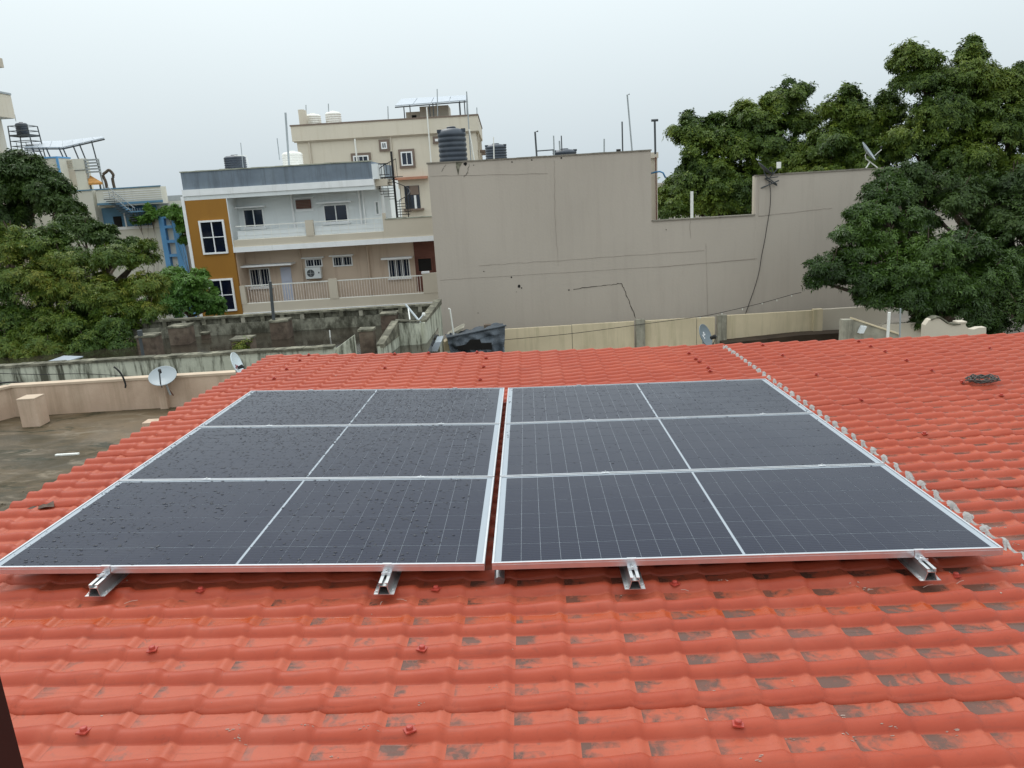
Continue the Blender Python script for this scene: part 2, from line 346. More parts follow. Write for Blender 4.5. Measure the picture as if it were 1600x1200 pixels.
    wetm = mth('MULTIPLY', mth('MULTIPLY', wb.outputs[0], pan.outputs[0]), mth('ADD', nmid, .35), clamp=True)
    wt = N.new('ShaderNodeMix'); wt.data_type = 'RGBA'; wt.inputs['B'].default_value = (.36,.055,.010,1)
    L.new(wetm, wt.inputs['Factor']); L.new(grime.outputs['Result'], wt.inputs['A']); L.new(wt.outputs['Result'], fin.inputs['A'])
    mpx = N.new('ShaderNodeMapping'); mpx.inputs['Scale'].default_value = (1.2, 11, 11); L.new(g, mpx.inputs[0])
    nx_ = N.new('ShaderNodeTexNoise'); nx_.inputs['Scale'].default_value = 3; nx_.inputs['Detail'].default_value = 8; nx_.inputs['Roughness'].default_value = .7; L.new(mpx.outputs[0], nx_.inputs['Vector'])
    rx_ = N.new('ShaderNodeMapRange'); rx_.inputs[1].default_value = .54; rx_.inputs[2].default_value = .72; rx_.inputs[4].default_value = .42; L.new(nx_.outputs[0], rx_.inputs[0])
    run = N.new('ShaderNodeMix'); run.data_type = 'RGBA'; run.inputs['B'].default_value = (.19,.050,.034,1); L.new(rx_.outputs[0], run.inputs['Factor']); L.new(fin.outputs['Result'], run.inputs['A'])
    fd = N.new('ShaderNodeMapRange'); fd.inputs[1].default_value = .50; fd.inputs[2].default_value = .70; fd.inputs[4].default_value = .30; L.new(noise(1.7, 6, .6, 1.0), fd.inputs[0])
    fade = N.new('ShaderNodeMix'); fade.data_type = 'RGBA'; fade.inputs['B'].default_value = (.44,.115,.068,1); L.new(fd.outputs[0], fade.inputs['Factor']); L.new(run.outputs['Result'], fade.inputs['A'])
    spk = N.new('ShaderNodeMix'); spk.data_type = 'RGBA'; spk.inputs['B'].default_value = (.10,.03,.02,1)
    sr = N.new('ShaderNodeMapRange'); sr.inputs[1].default_value = .74; sr.inputs[2].default_value = .78; sr.inputs[4].default_value = .55; L.new(nspk, sr.inputs[0])
    L.new(sr.outputs[0], spk.inputs['Factor']); L.new(fade.outputs['Result'], spk.inputs['A'])
    L.new(spk.outputs['Result'], p.inputs['Base Color'])
    rg = mth('SUBTRACT', mth('ADD', .40, mth('MULTIPLY', nfine, .16)), mth('MULTIPLY', mth('MAXIMUM', stain, wetm), .24)); L.new(rg, p.inputs['Roughness'])
    p.inputs['Specular IOR Level'].default_value = .26
    bp = N.new('ShaderNodeBump'); bp.inputs['Strength'].default_value = .5; bp.inputs['Distance'].default_value = .004
    L.new(mth('ADD', nmid, mth('MULTIPLY', nfine, .25)), bp.inputs['Height']); L.new(bp.outputs[0], p.inputs['Normal'])
    return m
mTile = tile_material()
def uvmesh(name, V, Fc, UV, mt):
    me = D.meshes.new(name); V = np.asarray(V, np.float32); Fc = np.asarray(Fc, np.int32); UV = np.asarray(UV, np.float32)
    me.vertices.add(len(V)); me.vertices.foreach_set('co', V.ravel())
    k = Fc.shape[1]; me.loops.add(Fc.size); me.loops.foreach_set('vertex_index', Fc.ravel())
    me.polygons.add(len(Fc)); me.polygons.foreach_set('loop_start', np.arange(0, Fc.size, k, dtype=np.int32))
    me.update(calc_edges=True)
    me.polygons.foreach_set('use_smooth', np.ones(len(Fc), bool))
    l = me.uv_layers.new(name='tile'); l.data.foreach_set('uv', UV[Fc.ravel()].ravel())
    me.materials.append(mt); me.update(); return me

ro = Vector((rw(-1, 4).x, rw(-1, 4).y, 0))
roof = thing('tiled_roof_house', 'house with red ribbed tile roof carrying the six solar panels', 'house', ro)
# walls below the roof
hb = MB(); cs = [rw(X0+.35, -.2), rw(X0+.35, 8.7), rw(X0+NXT*PX-.3, 8.7), rw(X0+NXT*PX-.3, -.2)]
vs = [(c.x, c.y, 0) for c in cs]+[(c.x, c.y, c.z-.12) for c in cs]
hb.add(vs, [(0,1,5,4),(1,2,6,5),(2,3,7,6),(3,0,4,7),(4,5,6,7),(3,2,1,0)])
obj('wall', hb, mCream, roof)
# underside board along the eave so that the ribs end on something
eb = MB()
for j0, j1 in ((0, 1),):
    a, b = rw(X0+.06, -.4), rw(X0+.06, 8.9)
    eb.wall((a.x, a.y), (b.x, b.y), a.z-.10, a.z-.012, b.z-.10, b.z-.012, .04)
obj('eave_batten', eb, mDarkBrown, roof)

# the solar arrays' planes (needed to know what they hide)
ARR = [dict(o=Vector((-2.4485, 3.2105, CZ-1.5487)), x=Vector((.99867, -.03138, -.04089)), y=Vector((.0304, .99924, -.02441))),
       dict(o=Vector((-.1392, 3.1326, CZ-1.6383)), x=Vector((.9994, -.03013, -.0168)), y=Vector((.02969, .99922, -.02587)))]
PW, PH, PG = 2.278, 1.138, .010
for a in ARR:
    a['x'].normalize(); a['y'] = (a['y']-a['x']*a['y'].dot(a['x'])).normalized(); a['n'] = a['x'].cross(a['y'])
def project(p):
    c = M.T @ (np.array(p)-np.array([0, 0, CZ])); return 800+F*c[0]/c[2], 600+F*c[1]/c[2], c[2]
def under_array(x, y):
    p = rw(x, y)
    for a in ARR:
        d = p-a['o']; u, v = d.dot(a['x']), d.dot(a['y'])
        if .15 < u < PW-.15 and .12 < v < 3*PH: return True
    return False
tm = uvmesh('tile', *tile_grid(US, VS), mTile)
g2 = tile_grid(US2, VS2); gV = np.array(g2[0]); gF = np.array(g2[1]); gUV = np.array(g2[2])
cand = []
for i in range(NXT):
    for j in range(NYT0, NYT1):
        x, y = X0+i*PX, j*PY; c = rw(x+PX/2, y+PY/2, .02); u, v, d = project(c)
        vis = d > 0 and -30 < u < 1630 and v < 1230 and not under_array(x+PX/2, y+PY/2)
        cand.append(((d if vis else 1e6), i, j))
cand.sort()
rest = []
def tile_matrix(i, j):
    x, y = X0+i*PX, j*PY; a = rw(x, y); bx = rw(x+PX, y); by = rw(x, y+PY)
    ex = (bx-a)/PX; ey = (by-a)/PY; ez = ex.cross(ey).normalized(); jit = random.Random(i*977+j)
    a = a+ez*jit.uniform(-.0002, .0002)
    return Matrix(((ex.x, ey.x, ez.x, a.x), (ex.y, ey.y, ez.y, a.y), (ex.z, ey.z, ez.z, a.z), (0, 0, 0, 1)))
inv = Matrix.Translation(-ro)
for n, (d, i, j) in enumerate(cand):
    if n < 300:
        ob = D.objects.new('tile', tm); COL.objects.link(ob); ob.parent = roof; ob.matrix_local = inv @ tile_matrix(i, j)
    else: rest.append((i, j))
Vs, Fs, Us = [], [], []
for k, (i, j) in enumerate(rest):
    m4 = np.array(inv @ tile_matrix(i, j)); Vs.append(gV @ m4[:3,:3].T+m4[:3,3]); Fs.append(gF+k*len(gV)); Us.append(gUV)
ob = D.objects.new('tile_field', uvmesh('tile_field', np.concatenate(Vs), np.concatenate(Fs), np.concatenate(Us), mTile))
COL.objects.link(ob); ob.parent = roof; stuff(ob)

def surf(x, y):                               # top surface point at roof coordinates
    u = ((x-X0)/PX) % 1.0; v = (y/PY) % 1.0
    return rw(x, y, prof(u, v))
def roof_hit(px, py, h=.04):
    d = M @ np.array([(px-800)/F, (py-600)/F, 1.0]); t = 2.0
    for _ in range(40):
        p = Vector((d[0]*t, d[1]*t, d[2]*t)); x, y = p.dot(RX), p.dot(RY)
        z = zbase(x, y)-CZ+h; t = t*(z/p.z) if p.z < 0 else t*1.5
    return x, y
# overlapping edges of the long sheets, every sixth rib
for j in range(2, NYT1-2, 6):
    lp = MB(); n = 0
    for i in range(int((NXT-.2)*10)):
        x = X0+.01+i*PX/10; y = (j+.225)*PY; 
        for dy, dz in ((0, -.002), (.0, .0014), (.010, .0018), (.018, -.001)): q = surf(x, y+dy); lp.v.append((q.x, q.y, q.z+dz))
        n += 1
    for i in range(n-1):
        for k in range(3): a_ = i*4+k; lp.f.append((a_, a_+4, a_+5, a_+1))
    o_ = obj('sheet_lap', lp, mTile, roof, smooth=True); l_ = o_.data.uv_layers.new(name='tile'); l_.data.foreach_set('uv', np.tile([.95, .5], len(o_.data.loops)).astype(np.float32))
# fixing bolts: square washer and round cap on the rib crests
wash = MB().box(-.018, .018, -.018, .018, -.002, .003)
capm = MB().lathe([(.0115, .003), (.0118, .012), (.0100, .015), (.005, .016)], (0, 0, 0), 14)
wme = D.meshes.new('fixing_bolt'); wme.from_pydata(wash.v, [], wash.f); wme.materials.append(mCap)
cme = D.meshes.new('cap'); cme.from_pydata(capm.v, [], capm.f); cme.materials.append(mCap)
for (px, py) in [(235,1016),(130,1140),(315,918),(682,913),(659,1011),(640,1137),(1055,910),(1156,1135),(1487,890),(1450,678),
                 (1598,758),(1350,626),(1280,587),(1225,556),(1109,576),(1386,550),(1420,564),(1461,580),(1566,616),(1356,539),
                 (1506,597),(1337,531),(1550,544),(447,575),(467,562),(600,574),(759,559),(755,572),(751,588),(745,550),(481,554),
                 (426,591),(616,552),(670,550),(1074,549),(1085,558),(1090,562),(1107,577),(1189,537)]:
    x, y = roof_hit(px, py); y = (math.floor(y/PY)+.5)*PY-.012; p = surf(x, y)
    o = D.objects.new('fixing_bolt', wme); COL.objects.link(o); o.parent = roof; o.location = p+Vector((0,0,.003))-ro
    o.rotation_euler = (random.uniform(-.15, .02), random.uniform(-.08, .08), random.uniform(-.5, .5))
    c = D.objects.new('cap', cme); COL.objects.link(c); c.parent = o
# mortar daubed over the joint between two runs of sheets
JX = X0+25*PX-.035
for j in range(8, NYT1-1):
    rr = random.Random(j); y0 = j*PY+.5*PY; wdt = rr.uniform(.018, .034); ln = rr.uniform(.036, .058)
    n = 9; V, Fc = [], []
    for a in range(n):
        for b in range(n):
            s, t = a/(n-1)*2-1, b/(n-1)*2-1
            k = max(0, 1-(s*s+t*t)**.8); w = 1+.75*mnoise.noise(Vector((s*1.5, t*1.5, j*3.1)))
            x = JX+s*wdt*w+.02*t; y = y0-.012+t*ln*w
            h = .006*k**.6*(1+.6*mnoise.noise(Vector((s*3, t*3, j*1.7))))-.004*(1-k)
            V.append(tuple(surf(x, y)+Vector((0, 0, h))-ro))
    Fc = [(a*n+b, a*n+b+1, (a+1)*n+b+1, (a+1)*n+b)[::-1] for a in range(n-1) for b in range(n-1)]
    me = D.meshes.new('mortar_daub'); me.from_pydata(V, [], Fc); me.shade_smooth(); me.materials.append(mMortar)
    o = D.objects.new('mortar_daub', me); COL.objects.link(o); o.parent = roof
sm_ = MB(); n = 0
ys = np.arange(1.2, 8.85, .02)
for k, y in enumerate(ys):                     # thin smear joining the daubs
    w = .006+.006*mnoise.noise(Vector((y*9, 2, 0)))+.003
    for s in (-1, 0, 1):
        x = JX+.012*mnoise.noise(Vector((y*6, 0, 5)))+s*w; p = surf(x, y); sm_.v.append((p.x, p.y, p.z+(.006 if s == 0 else -.001)))
for k in range(len(ys)-1):
    a = k*3
    sm_.f += [(a, a+1, a+4, a+3), (a+1, a+2, a+5, a+4)]
obj('mortar_line', sm_, mMortar, roof, smooth=True)
# paint and cement flecks lying about
fl = MB(); rf = random.Random(3)
def fleck(x, y, s, el=1.0):
    p = surf(x, y); a = rf.uniform(0, 3.14); n = rf.choice((4, 5, 6)); pts = []
    for k in range(n):
        t = a+2*math.pi*k/n; r = s*rf.uniform(.5, 1.2); dx, dy = r*math.cos(t)*el, r*math.sin(t)*.6
        q = surf(x+dx, y+dy); pts.append((q.x, q.y, q.z+.0012))
    c = surf(x, y); o = len(fl.v); fl.v += pts+[(c.x, c.y, c.z+.0035)]
    for k in range(n): fl.f.append((o+k, o+(k+1)%n, o+n))
for _ in range(260):
    y = 1.7+(rf.random()**1.4)*6.9; x = rf.uniform(-3.0, 6.5)
    if not under_array(x, y): fleck(x, y, rf.choice((.0018, .002, .0025, .003, .004, .007)))
for px, py, s in [(216,1072,.008),(205,1076,.006),(478,1133,.013),(365,1140,.016),(375,1146,.012),(470,1070,.006),(1345,905,.02),(1356,908,.014),
                  (1320,1104,.018),(1335,1140,.02),(1245,1140,.012),(1395,1127,.02),(1500,1130,.016),(1105,1070,.016),(1180,1180,.02),(655,1095,.012),
                  (515,1170,.012),(575,1136,.014),(1130,903,.013),(1560,820,.015),(1588,845,.012),(770,1060,.012),(745,1075,.008)]:
    x, y = roof_hit(px, py)
    for _ in range(5): fleck(x+rf.gauss(0, s*1.1), y+rf.gauss(0, s*.5), s*rf.uniform(.10, .28), 2.2)
stuff(obj('paint_fleck', fl, mFleck, roof))
# thin straws caught by the rail feet
stw = MB()
for px, py, L_, a in [(205,943,.055,.5),(628,940,.05,-.35),(596,945,.03,1.4),(160,917,.03,0),(1070,925,.035,-.4),(1450,918,.06,.4),(1500,912,.05,.5),(1385,1000,.02,1)]:
    x, y = roof_hit(px, py, .02); p = rw(x, y, .028); d = RX*math.cos(a)+RY*math.sin(a)
    stw.tube([p-d*L_/2, p+Vector((0,0,.004)), p+d*L_/2], .0011, 4)
stuff(obj('straw', stw, mFleck, roof))
# fallen dry leaf and coil of cable
x, y = roof_hit(68, 789, .02); p = surf(x, y)
lf = MB(); P = [(-.10,-.02,.0),(-.03,.035,.018),(.02,.028,.006),(.035,.045,.02),(.07,-.01,.004),(.03,-.03,.012),(-.02,-.032,.003)]
lf.v = [tuple(p+RX*a+RY*b+Vector((0,0,c+.004))) for a, b, c in P]+[tuple(p+Vector((0,0,.014)))]
lf.f = [(k, (k+1)%7, 7) for k in range(7)]
lo = obj('dry_leaf', lf, mLeafDry); tag(lo, 'dry brown leaf lying on the red tiles at the left eave', 'leaf')
md = lo.modifiers.new('thickness', 'SOLIDIFY'); md.thickness = .002
x, y = roof_hit(1534, 599, .03); p = rw(x, y, .04); cb = MB(); rc = random.Random(5); pts = []
for k in range(150):
    a = k*.33; r = .085+.03*math.sin(k*.37)+rc.uniform(-.012, .012)
    pts.append(p+RX*(r*math.cos(a)*1.15+.02*math.sin(k*.11))+RY*(r*math.sin(a)*.95)+Vector((0, 0, .012*math.sin(k*.9)+.02+rc.uniform(0, .02))))
cb.tube(pts, .0055, 5); obj_c = obj('cable_coil', cb, mWireG, smooth=True); tag(obj_c, 'tangled coil of dark cable lying on the right roof slope', 'cable')

# ---------------------------------------------------------------- solar panels
def cell_material():
    m = D.materials.new('monocrystalline_cell'); m.use_nodes = True; t = m.node_tree; N = t.nodes; L = t.links; p = N['Principled BSDF']
    tcn = N.new('ShaderNodeTexCoord'); s = N.new('ShaderNodeSeparateXYZ'); L.new(tcn.outputs['Object'], s.inputs[0])
    w = N.new('ShaderNodeMath'); w.operation = 'MULTIPLY'; w.inputs[1].default_value = 2*math.pi/.0182; L.new(s.outputs[1], w.inputs[0])
    c = N.new('ShaderNodeMath'); c.operation = 'COSINE'; L.new(w.outputs[0], c.inputs[0])
    g = N.new('ShaderNodeMapRange'); g.inputs[1].default_value = .80; g.inputs[2].default_value = 1.0; g.inputs[4].default_value = .09; L.new(c.outputs[0], g.inputs[0])
    ge = N.new('ShaderNodeNewGeometry'); n = N.new('ShaderNodeTexNoise'); n.inputs['Scale'].default_value = 1.3; n.inputs['Detail'].default_value = 7; n.inputs['Roughness'].default_value = .6
    L.new(ge.outputs['Position'], n.inputs['Vector'])
    d = N.new('ShaderNodeMapRange'); d.inputs[1].default_value = .50; d.inputs[2].default_value = .72; d.inputs[4].default_value = .055; L.new(n.outputs[0], d.inputs[0])
    m1 = N.new('ShaderNodeMix'); m1.data_type = 'RGBA'; m1.inputs['A'].default_value = (.0055,.0082,.025,1); m1.inputs['B'].default_value = (.30,.32,.36,1); L.new(g.outputs[0], m1.inputs['Factor'])
    m2 = N.new('ShaderNodeMix'); m2.data_type = 'RGBA'; m2.inputs['B'].default_value = (.30,.31,.32,1); L.new(m1.outputs['Result'], m2.inputs['A']); L.new(d.outputs[0], m2.inputs['Factor'])
    L.new(m2.outputs['Result'], p.inputs['Base Color'])
    r = N.new('ShaderNodeMapRange'); r.inputs[1].default_value = .4; r.inputs[2].default_value = .75; r.inputs[3].default_value = .16; r.inputs[4].default_value = .30; L.new(n.outputs[0], r.inputs[0]); L.new(r.outputs[0], p.inputs['Roughness'])
    p.inputs['Specular IOR Level'].default_value = .19
    n2 = N.new('ShaderNodeTexNoise'); n2.inputs['Scale'].default_value = 7; L.new(ge.outputs['Position'], n2.inputs['Vector'])
    bp = N.new('ShaderNodeBump'); bp.inputs['Strength'].default_value = .05; bp.inputs['Distance'].default_value = .01; L.new(n2.outputs[0], bp.inputs['Height']); L.new(bp.outputs[0], p.inputs['Normal'])
    return m
mCell = cell_material()
mDrop = mat('water_drop', (.010,.012,.020,1), .03, spec=.5, var=.0)
def mesh(name, mb, mt, smooth=False):
    me = D.meshes.new(name); me.from_pydata(mb.v, [], mb.f); me.materials.append(mt)
    if smooth: me.shade_smooth()
    return me
def local(name, me, parent, loc=(0,0,0)):
    o = D.objects.new(name, me); COL.objects.link(o); o.parent = parent; o.location = loc; return o
FL, FT = .0095, .034                           # frame lip width, frame depth
def rail_long(y0, y1): return MB().box(0, PW, y0, y1, -FT, 0)
me_f1 = MB().box(0, PW, 0, .003, -FT, 0).box(0, PW, .003, FL, -.0022, 0).box(0, PW, .003, .028, -FT, -FT+.002).box(.003, PW-.003, -.0012, 0, -.012, -.010)
me_f2 = MB().box(0, PW, PH-.003, PH, -FT, 0).box(0, PW, PH-FL, PH-.003, -.0022, 0).box(0, PW, PH-.028, PH-.003, -FT, -FT+.002)
me_s1 = MB().box(.0002, .003, FL, PH-FL, -FT, -.0003).box(.003, FL, FL, PH-FL, -.0025, -.0003)
me_s2 = MB().box(PW-.003, PW-.0002, FL, PH-FL, -FT, -.0003).box(PW-FL, PW-.003, FL, PH-FL, -.0025, -.0003)
fr = [mesh('frame_rail', x, mAlu) for x in (me_f1, me_f2, me_s1, me_s2)]
bs = mesh('backsheet', MB().box(.004, PW-.004, .004, PH-.004, -.007, -.0040), mBack)
CW, CH, GP = .091, .182, .0022
cell = mesh('solar_cell', MB().box(.0007, CW-.0007, .0017, CH-.0017, -.0036, -.0032), mCell)
def pmatrix(a, dy):
    o = a['o']+a['y']*dy; x, y, n = a['x'], a['y'], a['n']
    return Matrix(((x.x, y.x, n.x, o.x), (x.y, y.y, n.y, o.y), (x.z, y.z, n.z, o.z), (0, 0, 0, 1)))
PL = [['front panel of the left array, large water drops scattered on its dark glass',
       'middle panel of the left array, wet dark glass beaded with drops',
       'rear panel of the left array, thickly beaded with fine drops'],
      ['front panel of the right array, dry dark glass beside the mortar joint',
       'middle panel of the right array with pale dust smears at its right end',
       'rear panel of the right array, furthest back on the right, almost dry']]
rd = random.Random(11)
for ai, a in enumerate(ARR):
    for k in range(3):
        t = thing('solar_panel', PL[ai][k], 'solar panel', (0, 0, 0), 'solar panels on the red roof')
        t.matrix_world = pmatrix(a, k*(PH+PG))
        for m_ in fr: local('frame_rail', m_, t)
        local('backsheet', bs, t)
        for half in (0, 1):
            for i in range(12):
                for j in range(6):
                    x = .041+i*CW if half == 0 else PW-.041-12*CW+i*CW
                    local('solar_cell', cell, t, (x, .021+j*CH, 0))
        n = ((2600, 7000, 9000), (6, 200, 700))[ai][k]
        dv = []; df = []
        for _ in range(n):
            x = rd.uniform(.02, PW-.02) if ai == 0 else rd.uniform(.02, PW-.02); y = rd.uniform(.02, PH-.02)
            if ai == 0 and x > PW-.10-.03*math.sin(y*9): continue
            if mnoise.noise(Vector((x*1.4, y*1.4, ai*3+k))) < rd.uniform(-.9, .15)*(1 if k else .8)-.15*(ai): continue
            r = (.0018+.0050*rd.random()**3.2)*(1, .85, .80)[k] if ai == 0 else .0022+.0028*rd.random(); el = rd.uniform(1.0, 1.7)
            o = len(dv); hh = r*rd.uniform(.6, .82); ph = rd.uniform(0, 6.28)
            for rr, zz in ((1, 0), (.85, .6), (.45, .93)):
                for q in range(8):
                    an = q*math.pi/4; w = 1+.22*math.sin(2*an+ph)
                    dv.append((x+r*rr*w*el*math.cos(an), y+r*rr*w*math.sin(an), -.0036+hh*zz))
            dv.append((x, y, -.0036+hh))
            for lv in (0, 1):
                for q in range(8): df.append((o+lv*8+q, o+lv*8+(q+1)%8, o+lv*8+8+(q+1)%8, o+lv*8+8+q))
            for q in range(8): df.append((o+16+q, o+16+(q+1)%8, o+24))
        if dv:
            m_ = D.meshes.new('water_drops'); m_.from_pydata(dv, [], df); m_.shade_smooth(); m_.materials.append(mDrop)
            stuff(local('water_drops', m_, t))
# mounting rails with their clamps
RH = .056
def mrail():
    m = MB(); L0, L1 = -.112, 3*PH+2*PG+.06; zt = -FT-.001; zb = zt-RH
    def sheet(x0, z0, x1, z1, th=.003):
        d = Vector((x1-x0, z1-z0)).normalized(); nx, nz = -d.y*th/2, d.x*th/2
        m.prism([(x0+nx, z0+nz), (x1+nx, z1+nz), (x1-nx, z1-nz), (x0-nx, z0-nz)], L0, L1)
    sheet(-.045, zb+.0015, .045, zb+.0015); sheet(-.026, zb+.0031, -.0155, zt-.016); sheet(.026, zb+.0031, .0155, zt-.016)
    sheet(-.0185, zt-.0145, .0185, zt-.0145); sheet(-.0190, zt-.0130, -.0190, zt); sheet(.0190, zt-.0130, .0190, zt)
    sheet(-.0205, zt, -.0062, zt); sheet(.0062, zt, .0205, zt)
    return mesh('rail_profile', m, mAluRail)
railm = mrail(); zt = -FT-.001
ecl = MB().box(-.021, .021, -.0045, -.0012, zt+.0016, .0035).box(-.021, .021, -.0012, .009, .0008, .0036).box(-.021, .021, -.040, -.0045, zt+.0016, zt+.0046).box(-.021,.021,-.040,-.037,zt+.0046,zt+.013)
ecm = mesh('end_clamp', ecl, mAlu)
blt = MB().lathe([(.0085, 0), (.0085, .007), (.006, .009)], (0, 0, 0), 8).lathe([(.0035, .008), (.0035, .016)], (0,0,0), 8); bltm = mesh('bolt', blt, mAluRail)
mcl = mesh('mid_clamp', MB().box(-.020, .020, -PG/2-.006, PG/2+.006, .0008, .0030).box(-.024, .024, -.008, .008, -.030, .0008), mAlu)
scr = mesh('screw', MB().lathe([(.010, 0), (.010, .0015), (.006, .0016), (.0055, .006)], (0, 0, 0), 8), mAluRail)
RL = ['mounting rail under the left array near its left end', 'mounting rail under the left array, second from the left',
      'mounting rail under the right array left of centre', 'mounting rail under the right array nearest the mortar joint']
k = 0
for ai, xs_ in ((0, (.542, 1.836)), (1, (.63, 1.909))):
    for xx in xs_:
        a = ARR[ai]; t = thing('mounting_rail', RL[k], 'mounting rail', (0, 0, 0), 'aluminium rails under the solar panels'); k += 1
        o = a['o']+a['x']*xx; mm = pmatrix(a, 0); mm.translation = o; t.matrix_world = mm
        local('rail_profile', railm, t)
        c = local('end_clamp', ecm, t); local('bolt', bltm, c, (0, -.022, zt+.0047))
        c = local('end_clamp', ecm, t, (0, 3*PH+2*PG, 0)); c.rotation_euler = (0, 0, math.pi); local('bolt', bltm, c, (0, -.022, zt+.0047))
        for s_ in (1, 2):
            c = local('mid_clamp', mcl, t, (0, s_*(PH+PG)-PG/2, 0)); local('bolt', bltm, c, (0, 0, -.004))
        for yy in (-.088, .35, .9, 1.5, 2.2, 2.9):
            for sx in (-.036, .036): local('screw', scr, t, (sx, yy+(.01 if sx > 0 else 0), zt-RH+.0032))
# short clip seen between the two arrays
p = Vector(rw(*roof_hit(781, 900, .03), .02)); g = MB()
g.tube([p+RY*(-.05)+Vector((0,0,.012)), p+RY*.02+Vector((0,0,.03)), p+RY*.12+Vector((0,0,.045))], .024, 14)
g_ = obj('pipe_clip', g, mAluRail, smooth=False); tag(g_, 'short grey metal pipe stub in the gap between the two arrays', 'pipe')
# tall dark post at the left edge of the picture
P1 = at(6, 1085, 1.15); post = MB(); zr = rw(P1.dot(RX), P1.dot(RY)).z
e0 = at(37.5, 1200, 1.225).x
post.box(e0-.075, e0, 1.15, 1.225, zr-.02, zr+3.1)
post.box(e0-.13, e0+.055, 1.095, 1.28, zr-.012, zr+.034)
po = obj('dark_post', post, mPost); tag(po, 'tall dark maroon metal post at the left edge of the picture', 'post')
# ================================================================ the neighbourhood
gm = MB(); gs = 40
gm.add([(-900,-300,0),(900,-300,0),(900,1500,0),(-900,1500,0)], [(0,1,2,3)])
struct(obj('ground', gm, mStreet))
def PR(pts, Y): return [(p.x, p.z) for p in (at(a, b, Y) for a, b in pts)]
def RB(x0, y0, x1, y1, Y):
    """picture extents of something upright at distance Y -> x0,x1,z0,z1 in metres"""
    xm, ym = (x0+x1)/2, (y0+y1)/2
    return at(x0, ym, Y).x, at(x1, ym, Y).x, at(xm, y1, Y).z, at(xm, y0, Y).z
def zat(px, py, Y): return at(px, py, Y).z
def xat(px, py, Y): return at(px, py, Y).x
def window(t, x0, x1, z0, z1, y, fmat=None, gmat=None, mull=1, trans=0, fw=.06, proud=.06, sill=False, bars=0):
    fmat = fmat or mWhiteTrim; gmat = gmat or mGlass
    m = MB(); m.box(x0, x1, y-proud, y+.01, z1-fw, z1).box(x0, x1, y-proud, y+.01, z0, z0+fw)
    m.box(x0, x0+fw, y-proud, y+.01, z0+fw, z1-fw).box(x1-fw, x1, y-proud, y+.01, z0+fw, z1-fw)
    w = obj('window', m, fmat, t); ORG[w.name] = ORG[t.name]
    xs_ = [x0+fw+(x1-x0-2*fw)*i/(mull+1) for i in range(mull+2)]; zs = [z0+fw+(z1-z0-2*fw)*i/(trans+1) for i in range(trans+2)]
    c = MB()
    for x in xs_[1:-1]: c.box(x-.025, x+.025, y-proud*.75, y+.01, z0+fw, z1-fw)
    for z in zs[1:-1]: c.box(x0+fw, x1-fw, y-proud*.7, y+.01, z-.02, z+.02)
    if c.v: obj('mullion', c, fmat, w)
    for i in range(mull+1):
        for j in range(trans+1):
            obj('pane', MB().box(xs_[i], xs_[i+1], y-proud*.35+.004*i, y-.002, zs[j], zs[j+1]), gmat, w)
    if bars:
        b = MB(); n = int((x1-x0)/.14)
        for k in range(1, n): xx = x0+(x1-x0)*k/n; b.box(xx-.008, xx+.008, y-proud*.9, y-proud*.9+.016, z0+fw, z1-fw)
        obj('security_bar', b, fmat, w)
    if sill: obj('sill', MB().box(x0-.08, x1+.08, y-proud-.10, y, z0-.07, z0-.005), fmat, w)
    return w
def railing(t, x0, x1, z0, z1, y, step=.13, bm=None, rm=None, r=.012, post=1.6, every=None):
    rm = rm or mRail; bm = bm or mRail; g = MB()
    g.box(x0, x1, y-.025, y+.025, z1-.05, z1).box(x0, x1, y-.02, y+.02, z0, z0+.035)
    ra = obj('railing', g, rm, t); n = max(2, int((x1-x0)/step)); 
    me = None
    for k in range(1, n):
        x = x0+(x1-x0)*k/n
        if me is None:
            b = MB().box(-r, r, -r, r, z0+.035-z0, z1-.05-z0); me = D.meshes.new('baluster'); me.from_pydata(b.v, [], b.f); me.materials.append(bm)
        o = D.objects.new('baluster', me); COL.objects.link(o); o.parent = ra; o.location = Vector((x, y, z0))-ORG[t.name]
    return ra
def tank(px0, py0, px1, py1, Y, mt, label, lug=False, group='rooftop water tanks'):
    x0, x1, z0, z1 = RB(px0, py0, px1, py1, Y); r = (x1-x0)/2; c = ((x0+x1)/2, Y+r, z0); h = z1-z0
    t = thing('water_tank', label, 'water tank', c, group); hb = h*.84; n = 6; prof_ = [(r*.94, 0)]
    for k in range(n):
        a = hb*k/n; w = hb/n
        prof_ += [(r*.955, a+w*.10), (r, a+w*.28), (r, a+w*.72), (r*.955, a+w*.90)]
    prof_ += [(r*.94, hb), (r*.80, hb+h*.07), (r*.34, hb+h*.115)]
    obj('body', MB().lathe(prof_, c, 30), mt, t, smooth=False).data.shade_smooth()
    obj('lid', MB().lathe([(r*.32, hb+h*.10), (r*.33, h*.985), (r*.27, h)], c, 18), mt, t)
    if lug:
        for sx in (-1, 1): obj('lug', MB().box(c[0]+sx*r*.70, c[0]+sx*r*1.0, Y+r*.62, Y+r*.80, z0+hb*.985, z0+hb+h*.085), mt, t)
    return t
def pole(t, px0, py0, px1, py1, Y, r, mt, name='pipe', hook=0, tee=0):
    a, b = at(px0, py0, Y), at(px1, py1, Y); b2 = b.copy(); m = MB(); pts = [a, b]
    if hook: pts.append(b+Vector((hook, 0, .02)))
    m.tube(pts, r, 8)
    if tee: m.tube([b+Vector((-tee, 0, 0)), b+Vector((tee, 0, 0))], r*1.15, 8)
    return obj(name, m, mt, t)
def shade(t, px0, py0, px1, py1, Y, dep=.45, th=.08, mt=None):
    a, b = at(px0, py0, Y), at(px1, py1, Y); z = (a.z+b.z)/2
    return obj('sunshade', MB().box(a.x, b.x, Y-dep, Y, z, z+th), mt or mWhiteTrim, t)

